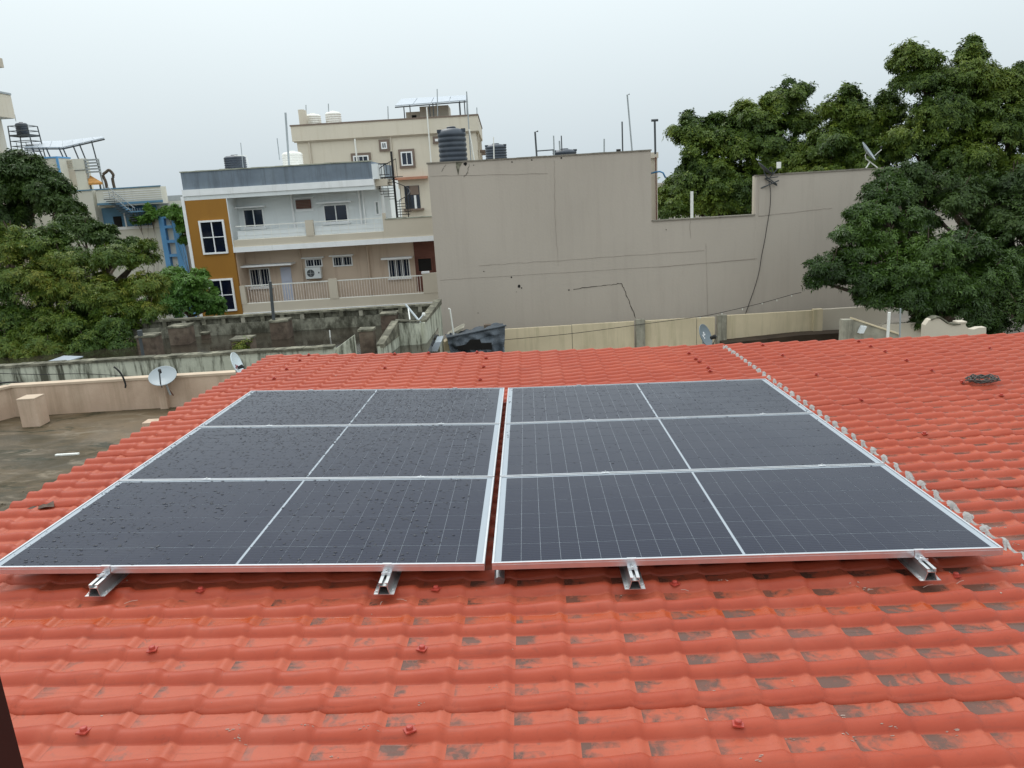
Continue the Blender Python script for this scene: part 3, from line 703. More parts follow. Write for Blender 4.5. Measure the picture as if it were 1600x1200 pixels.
# ---------------------------------------------------------------- white and ochre house
YF, YB = 38.0, 39.3
H = thing('apartment_house', 'white two storey house with tall ochre stair tower and blue grey roof parapet', 'house', (-9, 42, 0))
zT0, zT1 = zat(437, 288, YF), zat(431, 261, YF)                 # top parapet band
xL, xP = xat(285, 290, YF), xat(581, 268, YF)
xO1 = xat(366, 400, YF-.05); xO0 = xat(302, 400, YF-.05)
xW = xat(597, 330, YB)
zt = zT0-.55
xR = xat(683, 430, YF+.2)
zs1, zs0 = zat(528, 377, YF), zat(528, 385, YF)                  # white slab strip between storeys
zc1 = zat(420, 383, YF)
obj('roof_parapet', MB().box(xL, xP, YF, YF+.15, zT0, zT1).box(xL, xL+.15, YF+.15, YF+8, zT0, zT1).box(xP-.15, xP, YF+.15, YF+8, zT0, zT1), mBlueGrey, H)
cp = MB(); n = 24
for k in range(n):
    a, b = xL-.04+(xP-xL+.08)*k/n, xL-.04+(xP-xL+.08)*(k+1)/n; cp.box(a, b-.006, YF-.04, YF+.2, zT1, zT1+.05+.03*mnoise.noise(Vector((k*.7, 1, 1))))
obj('parapet_coping', cp, mCope, H)
obj('roof_slab', MB().box(xL-.05, xP+.05, YF-.08, YF+9, zT0-.30, zT0), mWhiteTrim, H)
obj('soffit_band', MB().box(xO0, xP+.05, YF-.03, YF+9, zT0-.50, zT0-.30), mWhite, H)
obj('stair_tower', MB().box(xO0, xO1, YF-.05, YF+9, 0, zT0-.505), mOrange, H)
obj('tower_edge_trim', MB().box(xO0-.14, xO0, YF-.10, YF+.05, 0, zT0-.31), mWhiteTrim, H)
obj('tower_cheek', MB().box(xO1, xO1+.04, YF-.04, YB, zs1, zT0-.501), mWhite, H); obj('tower_cheek', MB().box(xO1, xO1+.04, YF+.15, YB+.09, zs1-3.2, zs0-.003), mPeach, H)
# the recessed walls
obj('upper_wall', MB().box(xO1+.041, xW, YB, YF+9, zs1, zT0-.5), mWhite, H)
obj('lower_wall', MB().box(xO1+.041, xR+.5, YB+.1, YF+9, 0, zs0-.002), mPeach, H)
# slab and solid band
zb0 = zat(430, 388, YF)
obj('floor_slab', MB().box(xO1, xR, YF-.06, YB+.1, zs0, zs1), mWhiteTrim, H)
zr0 = zat(425, 381, YF); zr0 = zs1+.34
obj('balcony_band', MB().box(xO1, xR, YF, YF+.14, zs1, zr0), mCream, H)
xq0 = xat(603, 350, YF); zq = zat(638, 341, YF)
obj('balcony_band', MB().box(xq0, xR, YF+.001, YF+.14, zr0, zq), mCream, H)
obj('band_coping', MB().box(xq0-.03, xR, YF-.03, YF+.18, zq, zq+.05), mCope, H)
obj('balcony_pier', MB().box(xat(598.5, 350, YF), xq0-.002, YF, YF+.2, zr0, zat(600, 333, YF)), mCream, H)
pA, pB = xat(478, 360, YF), xat(490, 360, YF)
obj('balcony_pier', MB().box(pA, pB, YF-.02, YF+.2, zr0, zat(483, 344, YF)), mCream, H)
zrt = zat(425, 350, YF)
for x0_, x1_ in ((xat(369, 366, YF), pA), (pB, xat(598, 350, YF))):
    railing(H, x0_, x1_, zr0, zrt, YF+.08, step=.42, r=.008)
    g = MB(); [g.box(x0_, x1_, YF+.075, YF+.085, zr0+(zrt-zr0)*q-.006, zr0+(zrt-zr0)*q+.006) for q in (.3, .6)]
    obj('rail_wire', g, mRail, H)
    obj('railing_sheet', MB().box(x0_+.05, x1_-.05, YF+.086, YF+.092, zr0+.05, zrt-.25), mWhite, H)
# upper floor openings
def WN(x0, y0, x1, y1, Y, **k):
    a = RB(x0, y0, x1, y1, Y); return window(H, *a, Y, **k)
WN(381, 326, 413, 356, YB, sill=True); shade(H, 371, 326, 416, 323, YB, th=.07)
WN(506, 319, 544, 348, YB, sill=True); shade(H, 497, 319, 550, 315, YB, th=.07)
a = RB(463, 312, 486, 326, YB); w = obj('vent_box', MB().box(a[0], a[1], YB-.12, YB, a[2], a[3]), mMaroon, H)
for k in range(6): z = a[2]+(a[3]-a[2])*(k+.5)/6; obj('slat', MB().box(a[0]+.02, a[1]-.02, YB-.15, YB-.121, z-.012, z+.012), mBrownTrim, w)
shade(H, 461, 311, 491, 309, YB, dep=.25, th=.05)
obj('vent_frame', MB().box(a[0]-.05, a[1]+.1, YB-.05, YB-.002, a[2]-.14, a[2]-.01), mWhiteTrim, H)
for px, r in ((460, .06), (565, .06), (571, .045)): x = xat(px, 345, YB); obj('drain_pipe', MB().tube([(x, YB-.07, zs1), (x, YB-.07, zT0-.5)], r, 8), mWhiteTrim, H)
WN(586, 314, 593, 336, YB, mull=0, gmat=mCurtain)
a = RB(596, 303, 605, 333, YB+1.2); obj('side_wall', MB().box(xW, xW+.28, YB+1.2, YB+1.5, zs1, zT0-.5), mWhite, H)
obj('door', MB().box(a[0], a[1], YB+1.3, YB+1.4, a[2], a[3]), mDoorWood, H)
# white return of the parapet and little cantilever slab on the right
x2 = xat(604, 275, YF+1)
obj('return_parapet', MB().box(xP+.002, xat(590,270,YF), YF+.01, YF+2.4, zT0-.02, zT1-.12), mWhite, H)
obj('landing_slab', MB().box(xP+.06, xat(604, 292, YF), YF+.3, YF+2.2, zT0-.35, zT0-.02), mCream, H)
railing(H, xat(590, 270, YF), xat(606, 270, YF), zT0+.15, zT1-.1, YF+.5, step=.12, bm=mBlackM, rm=mBlackM)
# ochre tower windows
def WO(cx, cy, w_, h_):
    c = at(cx, cy, YF-.05); fw = .085
    wi = window(H, c.x-w_/2, c.x+w_/2, c.z-h_/2, c.z+h_/2, YF-.05, gmat=mNavy, mull=1, trans=1, fw=fw, proud=.09)
    wi['label'] = 'navy four pane window with a thick white surround'
WO(334, 370.5, 1.22, 1.62); WO(348, 461, 1.22, 1.62)
# lower floor openings
YL = YB+.1
WN(391, 419, 423, 449, YL, bars=1, sill=True); shade(H, 372, 417, 462, 411, YL, dep=.9, th=.08)
a = RB(441, 417, 457, 466, YL); dd = obj('door', MB().box(a[0], a[1], YL-.06, YL, a[2]-.3, a[3]), mDoorLilac, H)
for q in (.1, .55): obj('door_panel', MB().box(a[0]+.08, a[1]-.08, YL-.08, YL-.06, a[2]+(a[3]-a[2])*q, a[2]+(a[3]-a[2])*(q+.36)), mDoorLilac, dd)
WN(477, 404, 504, 417, YL, mull=1, bars=1); shade(H, 473, 404, 507, 402, YL, dep=.35, th=.06)
WN(520, 400, 551, 416, YL, mull=1, bars=1); shade(H, 516, 401, 553, 398, YL, dep=.35, th=.06)
WN(607, 404, 641, 434, YL, mull=2, bars=1, sill=True); shade(H, 598, 406, 645, 401, YL, dep=.6, th=.09)
x = xat(577, 420, YL); obj('drain_pipe', MB().tube([(x, YL-.07, 0), (x, YL-.07, zs0)], .06, 8), mPeach, H)
x = xat(472, 420, YL); obj('drain_pipe', MB().tube([(x, YL-.05, 0), (x, YL-.05, zs0)], .04, 8), mPeach, H)
a = RB(648, 385, 679, 425, YL); obj('brown_block', MB().box(a[0], xR+.4, YL-.05, YL+.02, zs0-2.6, zs0-.002), mMaroon, H)  # maroon brown block standing slightly proud of the peach wall
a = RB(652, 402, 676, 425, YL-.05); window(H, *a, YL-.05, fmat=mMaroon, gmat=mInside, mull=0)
# split air conditioner
a = RB(480, 417, 504, 434, YL)
ac = thing('air_conditioner', 'white outdoor air conditioner unit on the peach wall under a small window', 'air conditioner', ((a[0]+a[1])/2, YL-.2, a[2]))
obj('casing', MB().box(a[0], a[1], YL-.38, YL-.08, a[2], a[3]), mAC, ac)
c = (a[0]+.27, YL-.385, (a[2]+a[3])/2); g = MB(); g.tube([(c[0], YL-.40, c[2]), (c[0], YL-.378, c[2])], .19, 20); obj('fan_grille', g, mACd, ac)
g = MB(); [g.tube([(c[0]-rr, YL-.405, c[2]), (c[0]+rr, YL-.405, c[2])], .006, 4) for rr in (.19,)]; g.tube([(c[0], YL-.405, c[2]-.19), (c[0], YL-.405, c[2]+.19)], .006, 4); obj('grille_wire', g, mAC, ac)
obj('bracket', MB().box(a[0]+.05, a[0]+.10, YL-.36, YL, a[2]-.05, a[2]).box(a[1]-.10, a[1]-.05, YL-.36, YL, a[2]-.05, a[2]), mDarkPole, ac)
obj('badge', MB().box(a[1]-.13, a[1]-.07, YL-.386, YL-.38, c[2]-.03, c[2]+.05), mACd, ac)
# lower balcony
zl0, zl1 = zat(450, 471, YF), zat(440, 443, YF); zl0b = zat(448, 472.5, YF)
pC, pD = xat(514, 450, YF), xat(527.5, 450, YF)
obj('balcony_band', MB().box(xO1+.01, xR, YF, YF+.14, 0, zl0), mCream, H)
obj('base_trim', MB().box(xO1+.01, xR, YF-.04, YF-.001, zat(500, 482, YF)-.06, zat(500, 482, YF)), mWhiteTrim, H)
obj('balcony_pier', MB().box(pC, pD, YF-.02, YF+.2, zl0, zl1+.08), mCream, H)
obj('balcony_pier', MB().box(xO1+.01, xat(383, 455, YF), YF-.02, YF+.2, zl0, zl1), mCream, H)
xe = xat(661, 445, YF)
obj('balcony_pier', MB().box(xe, xR, YF-.02, YF+.2, zl0, zat(668, 427, YF)), mCream, H)
obj('stepped_coping', MB().box(xe-.03, xe+.35, YF-.05, YF+.22, zat(668, 427, YF), zat(668, 427, YF)+.09), mWhiteTrim, H)
for x0_, x1_ in ((xat(383, 455, YF), pC), (pD, xe)): railing(H, x0_, x1_, zl0, zl1, YF+.08, step=.13, bm=mRailP, r=.013)
obj('house_flank', MB().box(xW+.29, xR+.6, YF+3.2, YF+9, 0, zs1+.3), mCream, H)

tank(345, 241, 379, 266, YF+2, mTank, 'low black ribbed water tank on the blue grey parapet house')
def plain_pole(px0, py0, px1, py1, Y, r, mt, label, cat='pole', name='roof_pole', **k):
    o = pole(None, px0, py0, px1, py1, Y, r, mt, name, **k); return tag(o, label, cat)
plain_pole(380, 262, 376, 223, YF+2, .02, mGreyPipe, 'thin pole rising beside the low black tank on the ochre house roof')
o = pole(None, 389, 262, 385, 243, YF+2, .02, mPVC, 'outlet_pipe', hook=-.6); tag(o, 'thin bent pipe right of the low black tank', 'pipe')
tank(437, 235, 469, 262, YF+6, mTankW, 'white ribbed water tank standing just behind the blue grey parapet')
plain_pole(452, 262, 446, 176, YF+4, .055, mGreyPipe, 'tall thick grey pole beside the white tank behind the parapet')
plain_pole(437, 250, 433, 216, YF+4, .025, mGreyPipe, 'short thin pole left of the tall thick grey pole')

# ---------------------------------------------------------------- spiral staircase
xs0 = at(617, 300, YF+1.2).x; zS0 = zq+.02; zS1 = zat(611, 240, YF+1.2)
sp_ = thing('spiral_staircase', 'black metal spiral staircase rising to the blue grey parapet roof', 'staircase', (xs0, YF+1.2, zS0))
obj('centre_pole', MB().tube([(xs0, YF+1.2, zS0-1.0), (xs0, YF+1.2, zS1+.1)], .055, 10), mBlackM, sp_)
hr = []; zb_, ztp = zS0, zat(605, 278, YF+1.2)
for k in range(16):
    a0 = -1.2+k*.42; z = zb_+(ztp-zb_)*k/15; m = MB(); R_ = .75
    p0 = (xs0, YF+1.2); p1 = (xs0+R_*math.cos(a0), YF+1.2+R_*math.sin(a0)); p2 = (xs0+R_*math.cos(a0+.40), YF+1.2+R_*math.sin(a0+.40))
    m.add([(*p0, z), (*p1, z), (*p2, z), (*p0, z+.03), (*p1, z+.03), (*p2, z+.03)], [(0,2,1), (3,4,5), (0,1,4,3), (1,2,5,4), (2,0,3,5)])
    obj('tread', m, mBlackM, sp_); obj('baluster', MB().tube([(*p1, z), (*p1, z+.85)], .012, 4), mBlackM, sp_); hr.append((p1[0], p1[1], z+.85))
obj('handrail', MB().tube(hr, .02, 6), mBlackM, sp_)
obj('outer_post', MB().tube([(xs0+.62, YF+.8, zS0-1.0), (xs0+.62, YF+.8, zat(632, 292, YF+.8))], .03, 6), mBlackM, sp_)
obj('landing', MB().box(xat(592, 279, YF+1.2), xs0+.05, YF+.9, YF+1.7, ztp, ztp+.05), mBlackM, sp_)

# ---------------------------------------------------------------- beige apartment block
YA = 58.0
B = thing('apartment_block', 'large plain beige apartment block standing behind the white and ochre house', 'apartment block', (0, 64, 0))
x0, x1 = xat(456, 215, YA), xat(747, 190, YA); zt_ = zat(600, 189, YA); zp = zat(600, 213, YA)
obj('wall', MB().box(x0+.25, x1-.25, YA+.25, YA+13, 0, zp+.01), mBeige, B)
obj('parapet_band', MB().box(x0, x1, YA, YA+13.2, zp+.01, zt_), mBeige, B)
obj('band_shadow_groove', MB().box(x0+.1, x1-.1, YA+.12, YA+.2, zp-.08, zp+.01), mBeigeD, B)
obj('parapet_coping', MB().box(x0-.05, x1+.05, YA-.05, YA+13.3, zt_, zt_+.10), mBrownTrim, B)
def WB(x0_, y0, x1_, y1, mull=1, fw=.16, gm_=None):
    a = RB(x0_, y0, x1_, y1, YA+.25)
    obj('window_surround', MB().box(a[0]-.16, a[1]+.16, YA+.12, YA+.25, a[2]-.16, a[3]+.18), mBrownTrim, B)
    window(B, *a, YA+.12, gmat=gm_ or mGlass, mull=mull, fw=.09, proud=.05)
WB(627, 237, 645, 259); WB(596, 222, 605, 233); WB(553, 243, 577, 262, mull=2); WB(680, 217, 685, 221, mull=0)
obj('terracotta_ledge', MB().box(xat(612, 280, YA), xat(668, 278, YA), YA-.3, YA+.25, zat(640, 280.5, YA), zat(640, 276.5, YA)), mTerra, B)
a = RB(634, 290, 655, 326, YA+.25); obj('window_recess', MB().box(a[0]-.05, a[1]+.05, YA+.2, YA+.25, a[2], a[3]), mGlass, B)
obj('recess_blind', MB().box(a[0]+.35, a[1], YA+.15, YA+.2, a[2]+1.0, a[3]), mBrownTrim, B)
obj('sunshade', MB().box(a[0]-.2, a[1]+.3, YA-.1, YA+.25, a[2]-.12, a[2]), mBrownTrim, B)
obj('window_leaf', MB().box(a[0]+.62, a[0]+.78, YA+.12, YA+.2, a[2], a[2]+.95), mWhiteTrim, B)
for px in (612, 484): x = xat(px, 240, YA); obj('drain_pipe', MB().tube([(x, YA+.17, 0), (x, YA+.17, zp)], .07, 8), mBeigeD, B)
for px, py, r in ((667, 168, .05), (555, 217, .06)): x = xat(px, py, YA); obj('white_pipe', MB().tube([(x, YA-.2, zat(px, 290, YA)), (x, YA-.2, zat(px, py, YA))], r, 8), mPVC, B)
# side face details
for yy, zz in ((YA+4, 6.0), (YA+9, 6.0)):
    obj('side_sunshade', MB().box(x1-.25, x1+.35, yy, yy+1.6, zp-1.3, zp-1.15), mBrownTrim, B)
for yy in (YA+2, YA+6.5, YA+11): obj('side_pipe', MB().tube([(x1-.12, yy, 0), (x1-.12, yy, zp)], .07, 6), mBeigeD, B)
zr_ = zt_
a = RB(634, 166, 701, 186, YA+5); rb_ = thing('stair_head', 'small beige rooftop stair room below the raised solar array on the beige block', 'roof room', ((a[0]+a[1])/2, YA+6, zr_-.2))
obj('wall', MB().box(a[0]+1.1, a[1], YA+5, YA+8, zr_-.3, a[3]), mBeige, rb_); obj('low_wall', MB().box(a[0], a[0]+1.1, YA+5, YA+7, zr_-.3, a[3]-.35), mBeigeD, rb_)
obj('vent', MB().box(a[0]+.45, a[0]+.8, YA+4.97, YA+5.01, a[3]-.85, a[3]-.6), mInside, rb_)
tank(474, 176, 499, 199, YA+2, mTankW, 'left of the two white tanks on the beige block roof')
tank(506, 172, 531, 197, YA+2, mTankW, 'right of the two white tanks on the beige block roof')
a = RB(467, 171, 475, 199, YA+1); o = obj('chimney_block', MB().box(a[0], a[1], YA+1, YA+2, zr_-.2, a[3]), mBeige); tag(o, 'narrow beige roof block at the left of the two white tanks', 'roof block')
# raised solar array
pts = [at(617, 166, YA+3), at(731, 157, YA+3), at(730, 149.5, YA+7), at(627, 155.5, YA+7)]
sa = thing('raised_solar_array', 'pale raised solar array on thin posts over the beige block roof', 'solar array', (pts[0].x, YA+3, zr_))
Lf, Rf, Rb2, Lb2 = pts
for k in range(4):
    q0, q1 = k/4+.004, (k+1)/4-.004; A_, B_, C_, D_ = Lf.lerp(Rf, q0), Lf.lerp(Rf, q1), Lb2.lerp(Rb2, q1), Lb2.lerp(Rb2, q0)
    up = Vector((0, 0, .06)); m = MB().add([A_, B_, C_, D_, A_+up, B_+up, C_+up, D_+up], [(0,3,2,1),(4,5,6,7),(0,1,5,4),(1,2,6,5),(2,3,7,6),(3,0,4,7)]); obj('panel_sheet', m, mPVback, sa)
obj('beam', MB().tube([Lf-Vector((0,0,.08)), Rf-Vector((0,0,.08))], .05, 6), mDarkPole, sa); obj('beam', MB().tube([Lb2-Vector((0,0,.08)), Rb2-Vector((0,0,.08))], .05, 6), mDarkPole, sa)
for q in (.12, .47, .52, .88, .95):
    p = Lf.lerp(Rf, q); obj('post', MB().tube([(p.x, p.y, zr_-.3), p-Vector((0,0,.05))], .045, 6), mDarkPole, sa)
    p = Lb2.lerp(Rb2, q); obj('post', MB().tube([(p.x, p.y, zr_-.3), p-Vector((0,0,.05))], .045, 6), mDarkPole, sa)
for px, y0_, y1_, dx in ((729, 188, 143, 0), (683, 170, 139, 0), (606, 188, 166, 0), (478, 178, 164, 0), (513, 174, 162, 0), (745, 180, 168, 0)):
    plain_pole(px+1, y0_+14, px, y1_, YA+2.5, .035, mGreyPipe, {729: 'tall pole at the right end of the raised solar array', 683: 'thin rod above the middle of the raised solar array',
        606: 'stub pole on the beige roof left of the solar array', 478: 'thin rod over the left white tank of the beige block', 513: 'thin rod over the right white tank of the beige block', 745: 'short rod at the right corner of the beige block'}[px])

# ---------------------------------------------------------------- big grey blank-walled house
YG = 30.0
G = thing('grey_house', 'big blank grey plastered house wall with stepped top in the middle', 'house', (8, 34, 0))
gx = [xat(679, 390, YG), xat(1017.5, 290, YG), xat(1181.5, 308, YG), xat(1374, 300, YG)+.1]
gz = [zat(842, 246, YG), zat(1100, 341.5, YG), zat(1278, 269.5, YG)]
obj('wall', MB().box(gx[0], gx[1], YG, YG+7, 0, gz[0]), mGreyWall, G)
obj('wall', MB().box(gx[1]+.001, gx[2]-.001, YG+.003, YG+.23, 0, gz[1]), mGreyWall, G)
obj('roof_terrace', MB().box(gx[1]+.001, gx[3]-.3, YG+.23, YG+7, 0, gz[1]-.9), mTerr, G)
obj('wall', MB().box(gx[2], gx[3], YG, YG+.23, 0, gz[2]), mGreyWall, G)
obj('wall_return', MB().box(gx[2]+.002, gx[2]+.23, YG+.231, YG+.5, gz[1]-.9, gz[2]), mCream, G)
for a_, b_, z_, l_ in ((gx[0]-.04, gx[1]+.03, gz[0], 7.05), (gx[1]+.035, gx[2]-.04, gz[1], .27), (gx[2]-.03, gx[3]+.02, gz[2], .26)):
    n = int((b_-a_)/.55); c = MB()
    for k in range(n):
        u0, u1 = a_+(b_-a_)*k/n, a_+(b_-a_)*(k+1)/n; c.box(u0, u1-.004, YG-.035, YG+l_, z_, z_+.05+.012*mnoise.noise(Vector((k*.9, z_, 2))))
    obj('coping', c, mGreyTop, G)
obj('pilaster', MB().box(gx[2]+.10, gx[2]+.34, YG-.03, YG-.001, zat(1190, 337, YG), gz[2]-.01), mGreyWall, G)
def strip(pts, w, mt, name, y=YG-.004, jag=.02, n=10):
    P = [at(a, b, YG) for a, b in pts]; m = MB(); rr = random.Random(len(pts)+int(pts[0][0])); ps = []
    for i in range(len(P)-1):
        for k in range(n): ps.append(P[i].lerp(P[i+1], k/n)+Vector((rr.uniform(-jag, jag), 0, rr.uniform(-jag, jag))))
    ps.append(P[-1])
    for i, p in enumerate(ps):
        q = (ps[min(i+1, len(ps)-1)]-ps[max(0, i-1)]).normalized(); nn = Vector((-q.z, 0, q.x))*w*rr.uniform(.3, 1)
        m.v += [(p.x-nn.x, y, p.z-nn.z), (p.x+nn.x, y, p.z+nn.z), (p.x-nn.x, y-.006, p.z-nn.z), (p.x+nn.x, y-.006, p.z+nn.z)]
    for i in range(len(ps)-1):
        a = i*4; m.f += [(a+2, a+3, a+7, a+6), (a, a+2, a+6, a+4), (a+3, a+1, a+5, a+7)]
    return obj(name, m, mt, G)
strip([(896,452),(940,446),(971,443),(982,468),(993,497)], .016, mCrack, 'crack')
strip([(748,415),(872,407),(1100,391)], .006, mSeam, 'plaster_joint'); strip([(688,437.6),(742,434),(1030,417)], .005, mSeam, 'plaster_joint', jag=.01)
strip([(1030,417),(1183,404)], .012, mSeam, 'plaster_joint', jag=.01); strip([(672,275),(740,274),(856,271)], .006, mSeam, 'plaster_joint', jag=.01)
strip([(1190,337),(1260,330),(1300,325)], .008, mSeam, 'plaster_joint')
strip([(866,250),(867,330),(872,415)], .004, mSeam, 'plaster_joint'); pass
strip([(733,256),(731,270),(724,277)], .010, mCrack, 'crack'); strip([(696,258),(690,268)], .010, mCrack, 'crack'); strip([(1078,345),(1079,372)], .006, mSeam, 'plaster_joint')
strip([(1103,380),(1106,500)], .006, mSeam, 'plaster_joint', jag=.004)
obj('leak_stain', MB().prism(PR([(712,253.5),(723,253),(718,262),(716,274),(713,262)], YG), YG-.012, YG-.002), mMossTop, G)
for px, py, r in ((811,447.5,.07),(799,433,.035),(727,256,.07),(756,424,.022),(815,450,.03),(889,453,.03),(807,456,.015),(800,253,.03),(877,247,.035),(831,250,.03),(1041,359,.02),(740,258,.02),(747,489,.02)):
    c = at(px, py, YG); n = 9; rr = random.Random(px)
    obj('wall_hole', MB().prism([(c.x+r*rr.uniform(.7,1.1)*math.cos(6.283*k/n), c.z+r*rr.uniform(.7,1.15)*math.sin(6.283*k/n)) for k in range(n)], YG-.010, YG-.001), mInside, G)
obj('side_block', MB().box(gx[1]+.06, xat(1027.5, 290, YG+3), YG+3, YG+6.9, gz[1]-.9, zat(1022, 238, YG+3)), mCream, G)
obj('side_coping', MB().box(gx[1]+.05, xat(1028.5, 290, YG+3), YG+2.9, YG+7, zat(1022, 247, YG+3), zat(1022, 239, YG+3)+.02), mBeigeD, G)
obj('side_pipe', MB().tube([at(1026, 345, YG+2.9), at(1024.5, 245, YG+2.9)], .022, 8), mMaroon, G)
hs = obj('blue_hose', MB().tube([at(1017,271,YG+2.8), at(1024,269,YG+2.7), at(1031,268,YG+2.5), at(1036,270,YG+2.5), at(1040,278,YG+2.5)], .035, 6), mHose, None, smooth=True); tag(hs, 'blue hose sticking out at the right corner of the tall grey wall', 'hose')
tank(683, 196, 728, 253, YG+.35, mTank, 'large black ribbed water tank on the left end of the grey wall', lug=True)
ut = tank(758, 223, 792, 253, YG+5.2, mTank, 'black water tank half hidden behind the large black tank', lug=True)
tank(865, 231, 903, 262, YG+4.6, mTank, 'black tank whose domed top just shows above the grey wall', lug=True)
PN = [(741,252,733,202,.028,mPVC,-.0,'white pipe standing close right of the large black tank'),
      (736,252,729,143,.022,mGreyPipe,0,'tall thin pole right of the large black tank'),
      (772,250,771,214,.022,mPVC,0,'white pipe in front of the half hidden black tank'),
      (839,249,836,206,.035,mDarkPole,.12,'dark hooked pole left of the domed tank'),
      (866,243,865,212,.025,mGreyPipe,0,'left of the pipes above the domed tank'),
      (875,236,874,220,.03,mGreyPipe,0,'shortest pipe over the domed tank'),
      (878,236,877,212,.022,mDarkPole,0,'thin dark pipe over the centre of the domed tank'),
      (944,243,944,217,.028,mGreyPipe,0,'short grey rod midway along the tall grey wall'),
      (973,241,972,190,.028,mDarkPole,0,'thin dark pole second from the right end of the tall grey wall'),
      (988,240,980,148,.03,mGreyPipe,.09,'tallest leaning pole on the tall grey wall with a small hook')]
for a in PN: plain_pole(*a[:4], YG+.8, a[4], a[5], a[7], hook=a[6])
plain_pole(1024, 241, 1023, 188, YG+.8, .04, mDarkPole, 'dark pole with a T top at the right end of the tall grey wall', tee=.13)
plain_pole(1081, 345, 1081, 299, YG+.1, .06, mPVC, 'white post on the lower middle part of the grey wall')
o = obj('pipe_run', MB().tube([at(839,236,YG+.8), at(866,234,YG+.8)], .025, 6), mDarkPole); tag(o, 'short horizontal pipe between two poles left of the domed tank', 'pipe')
o = obj('small_black_box', MB().box(*RB(964,235,970,240,YG+.3)[:2], YG+.3, YG+.5, gz[0]+.02, gz[0]+.14), mBlackM); tag(o, 'small black box on top of the grey wall', 'box')
# hanging cables
def cable(pts, Y, r, label, name='cable', mt=None, n=10, sag=0):
    P = [at(a, b, Y) for a, b in pts]; ps = []
    for i in range(len(P)-1):
        p0, p1, p2, p3 = P[max(i-1,0)], P[i], P[i+1], P[min(i+2, len(P)-1)]
        for k in range(n):
            t = k/n; ps.append(.5*((2*p1)+(p2-p0)*t+(2*p0-5*p1+4*p2-p3)*t*t+(3*p1-p0-3*p2+p3)*t**3))
    ps.append(P[-1]); o = obj(name, MB().tube(ps, r, 5), mt or mWire, smooth=True); return tag(o, label, 'cable')
cable([(1201,282),(1204,300),(1203,325),(1199,350),(1195,375),(1190,400),(1186,425),(1179,450),(1172,470),(1165,490)], YG-.05, .013, 'thin black cable wandering down the grey wall from the bracket')
o = cable([(788,531),(895,521),(1000,507),(1094,494.5),(1128,488),(1180,476),(1214,467),(1238,460),(1252,457)], YG-1.6, .011, 'sagging string of small lamps across the grey and yellow walls')
lampm = mat('small_white_bulb', W_(196,196,186), .4)
for px, py in ((1094,495),(1128,489),(1160,482),(1191,473),(1214,468),(1237,461)):
    c = at(px, py, YG-1.6); obj('bulb', MB().lathe([(.008,-.07),(.022,-.055),(.022,-.02),(.01,0)], (c.x, c.y, c.z), 8), lampm, o)

# ---------------------------------------------------------------- yellow boundary wall
YY = 28.6
Yw = thing('boundary_wall', 'pale yellow stained boundary wall with concrete posts below the grey wall', 'wall', (8, YY, 0))
zy = zat(1035, 500, YY); xa, xb = xat(770, 530, YY), xat(1284, 505, YY)
secs = [(772,893),(894,991),(1008,1088),(1089,1117),(1134,1270)]
for i, (p0, p1) in enumerate(secs): obj('wall_panel', MB().box(xat(p0, 515, YY), xat(p1, 515, YY), YY, YY+.14, 0, zy+(.0, .01, 0, -.01, .02)[i]), mYellow, Yw)
obj('wall_joint', MB().box(xat(893,515,YY), xat(894,515,YY), YY+.03, YY+.14, 0, zy), mConc, Yw)
obj('wall_joint', MB().box(xat(1088,515,YY), xat(1089,515,YY), YY+.02, YY+.14, 0, zy-.01), mConc, Yw)
for p0, p1, pt in ((993,1007,498.5),(1120,1134,492)): obj('concrete_post', MB().box(xat(p0,515,YY), xat(p1,515,YY), YY-.14, YY+.05, 0, zat((p0+p1)/2, pt, YY)), mConc, Yw)
obj('pilaster', MB().box(xat(1270,505,YY)+.005, xat(1284,505,YY), YY-.08, YY+.16, 0, zat(1277,483,YY)), mYellow, Yw)
zd = zat(1235, 523, YY-.6)
o = obj('brown_slab', MB().prism(PR([(1130,536),(1250,523),(1345,518),(1345,600),(1130,600)], YY-.6), YY-.7, YY-.01), mDarkBrown); tag(o, 'low dark brown slab at the foot of the yellow wall', 'bank')  # dark brown slab along the foot of the yellow wall
g2_ = thing('shaded_wall', 'plain beige wall in the shade of the mango tree right of the yellow wall', 'wall', (14, YY+1, 0))
obj('wall_face', MB().box(xat(1285,505,YY)+.01, xat(1378,490,YY+1), YY+.6, YY+.8, 0, zat(1330,481,YY+.6)), mCream, g2_)

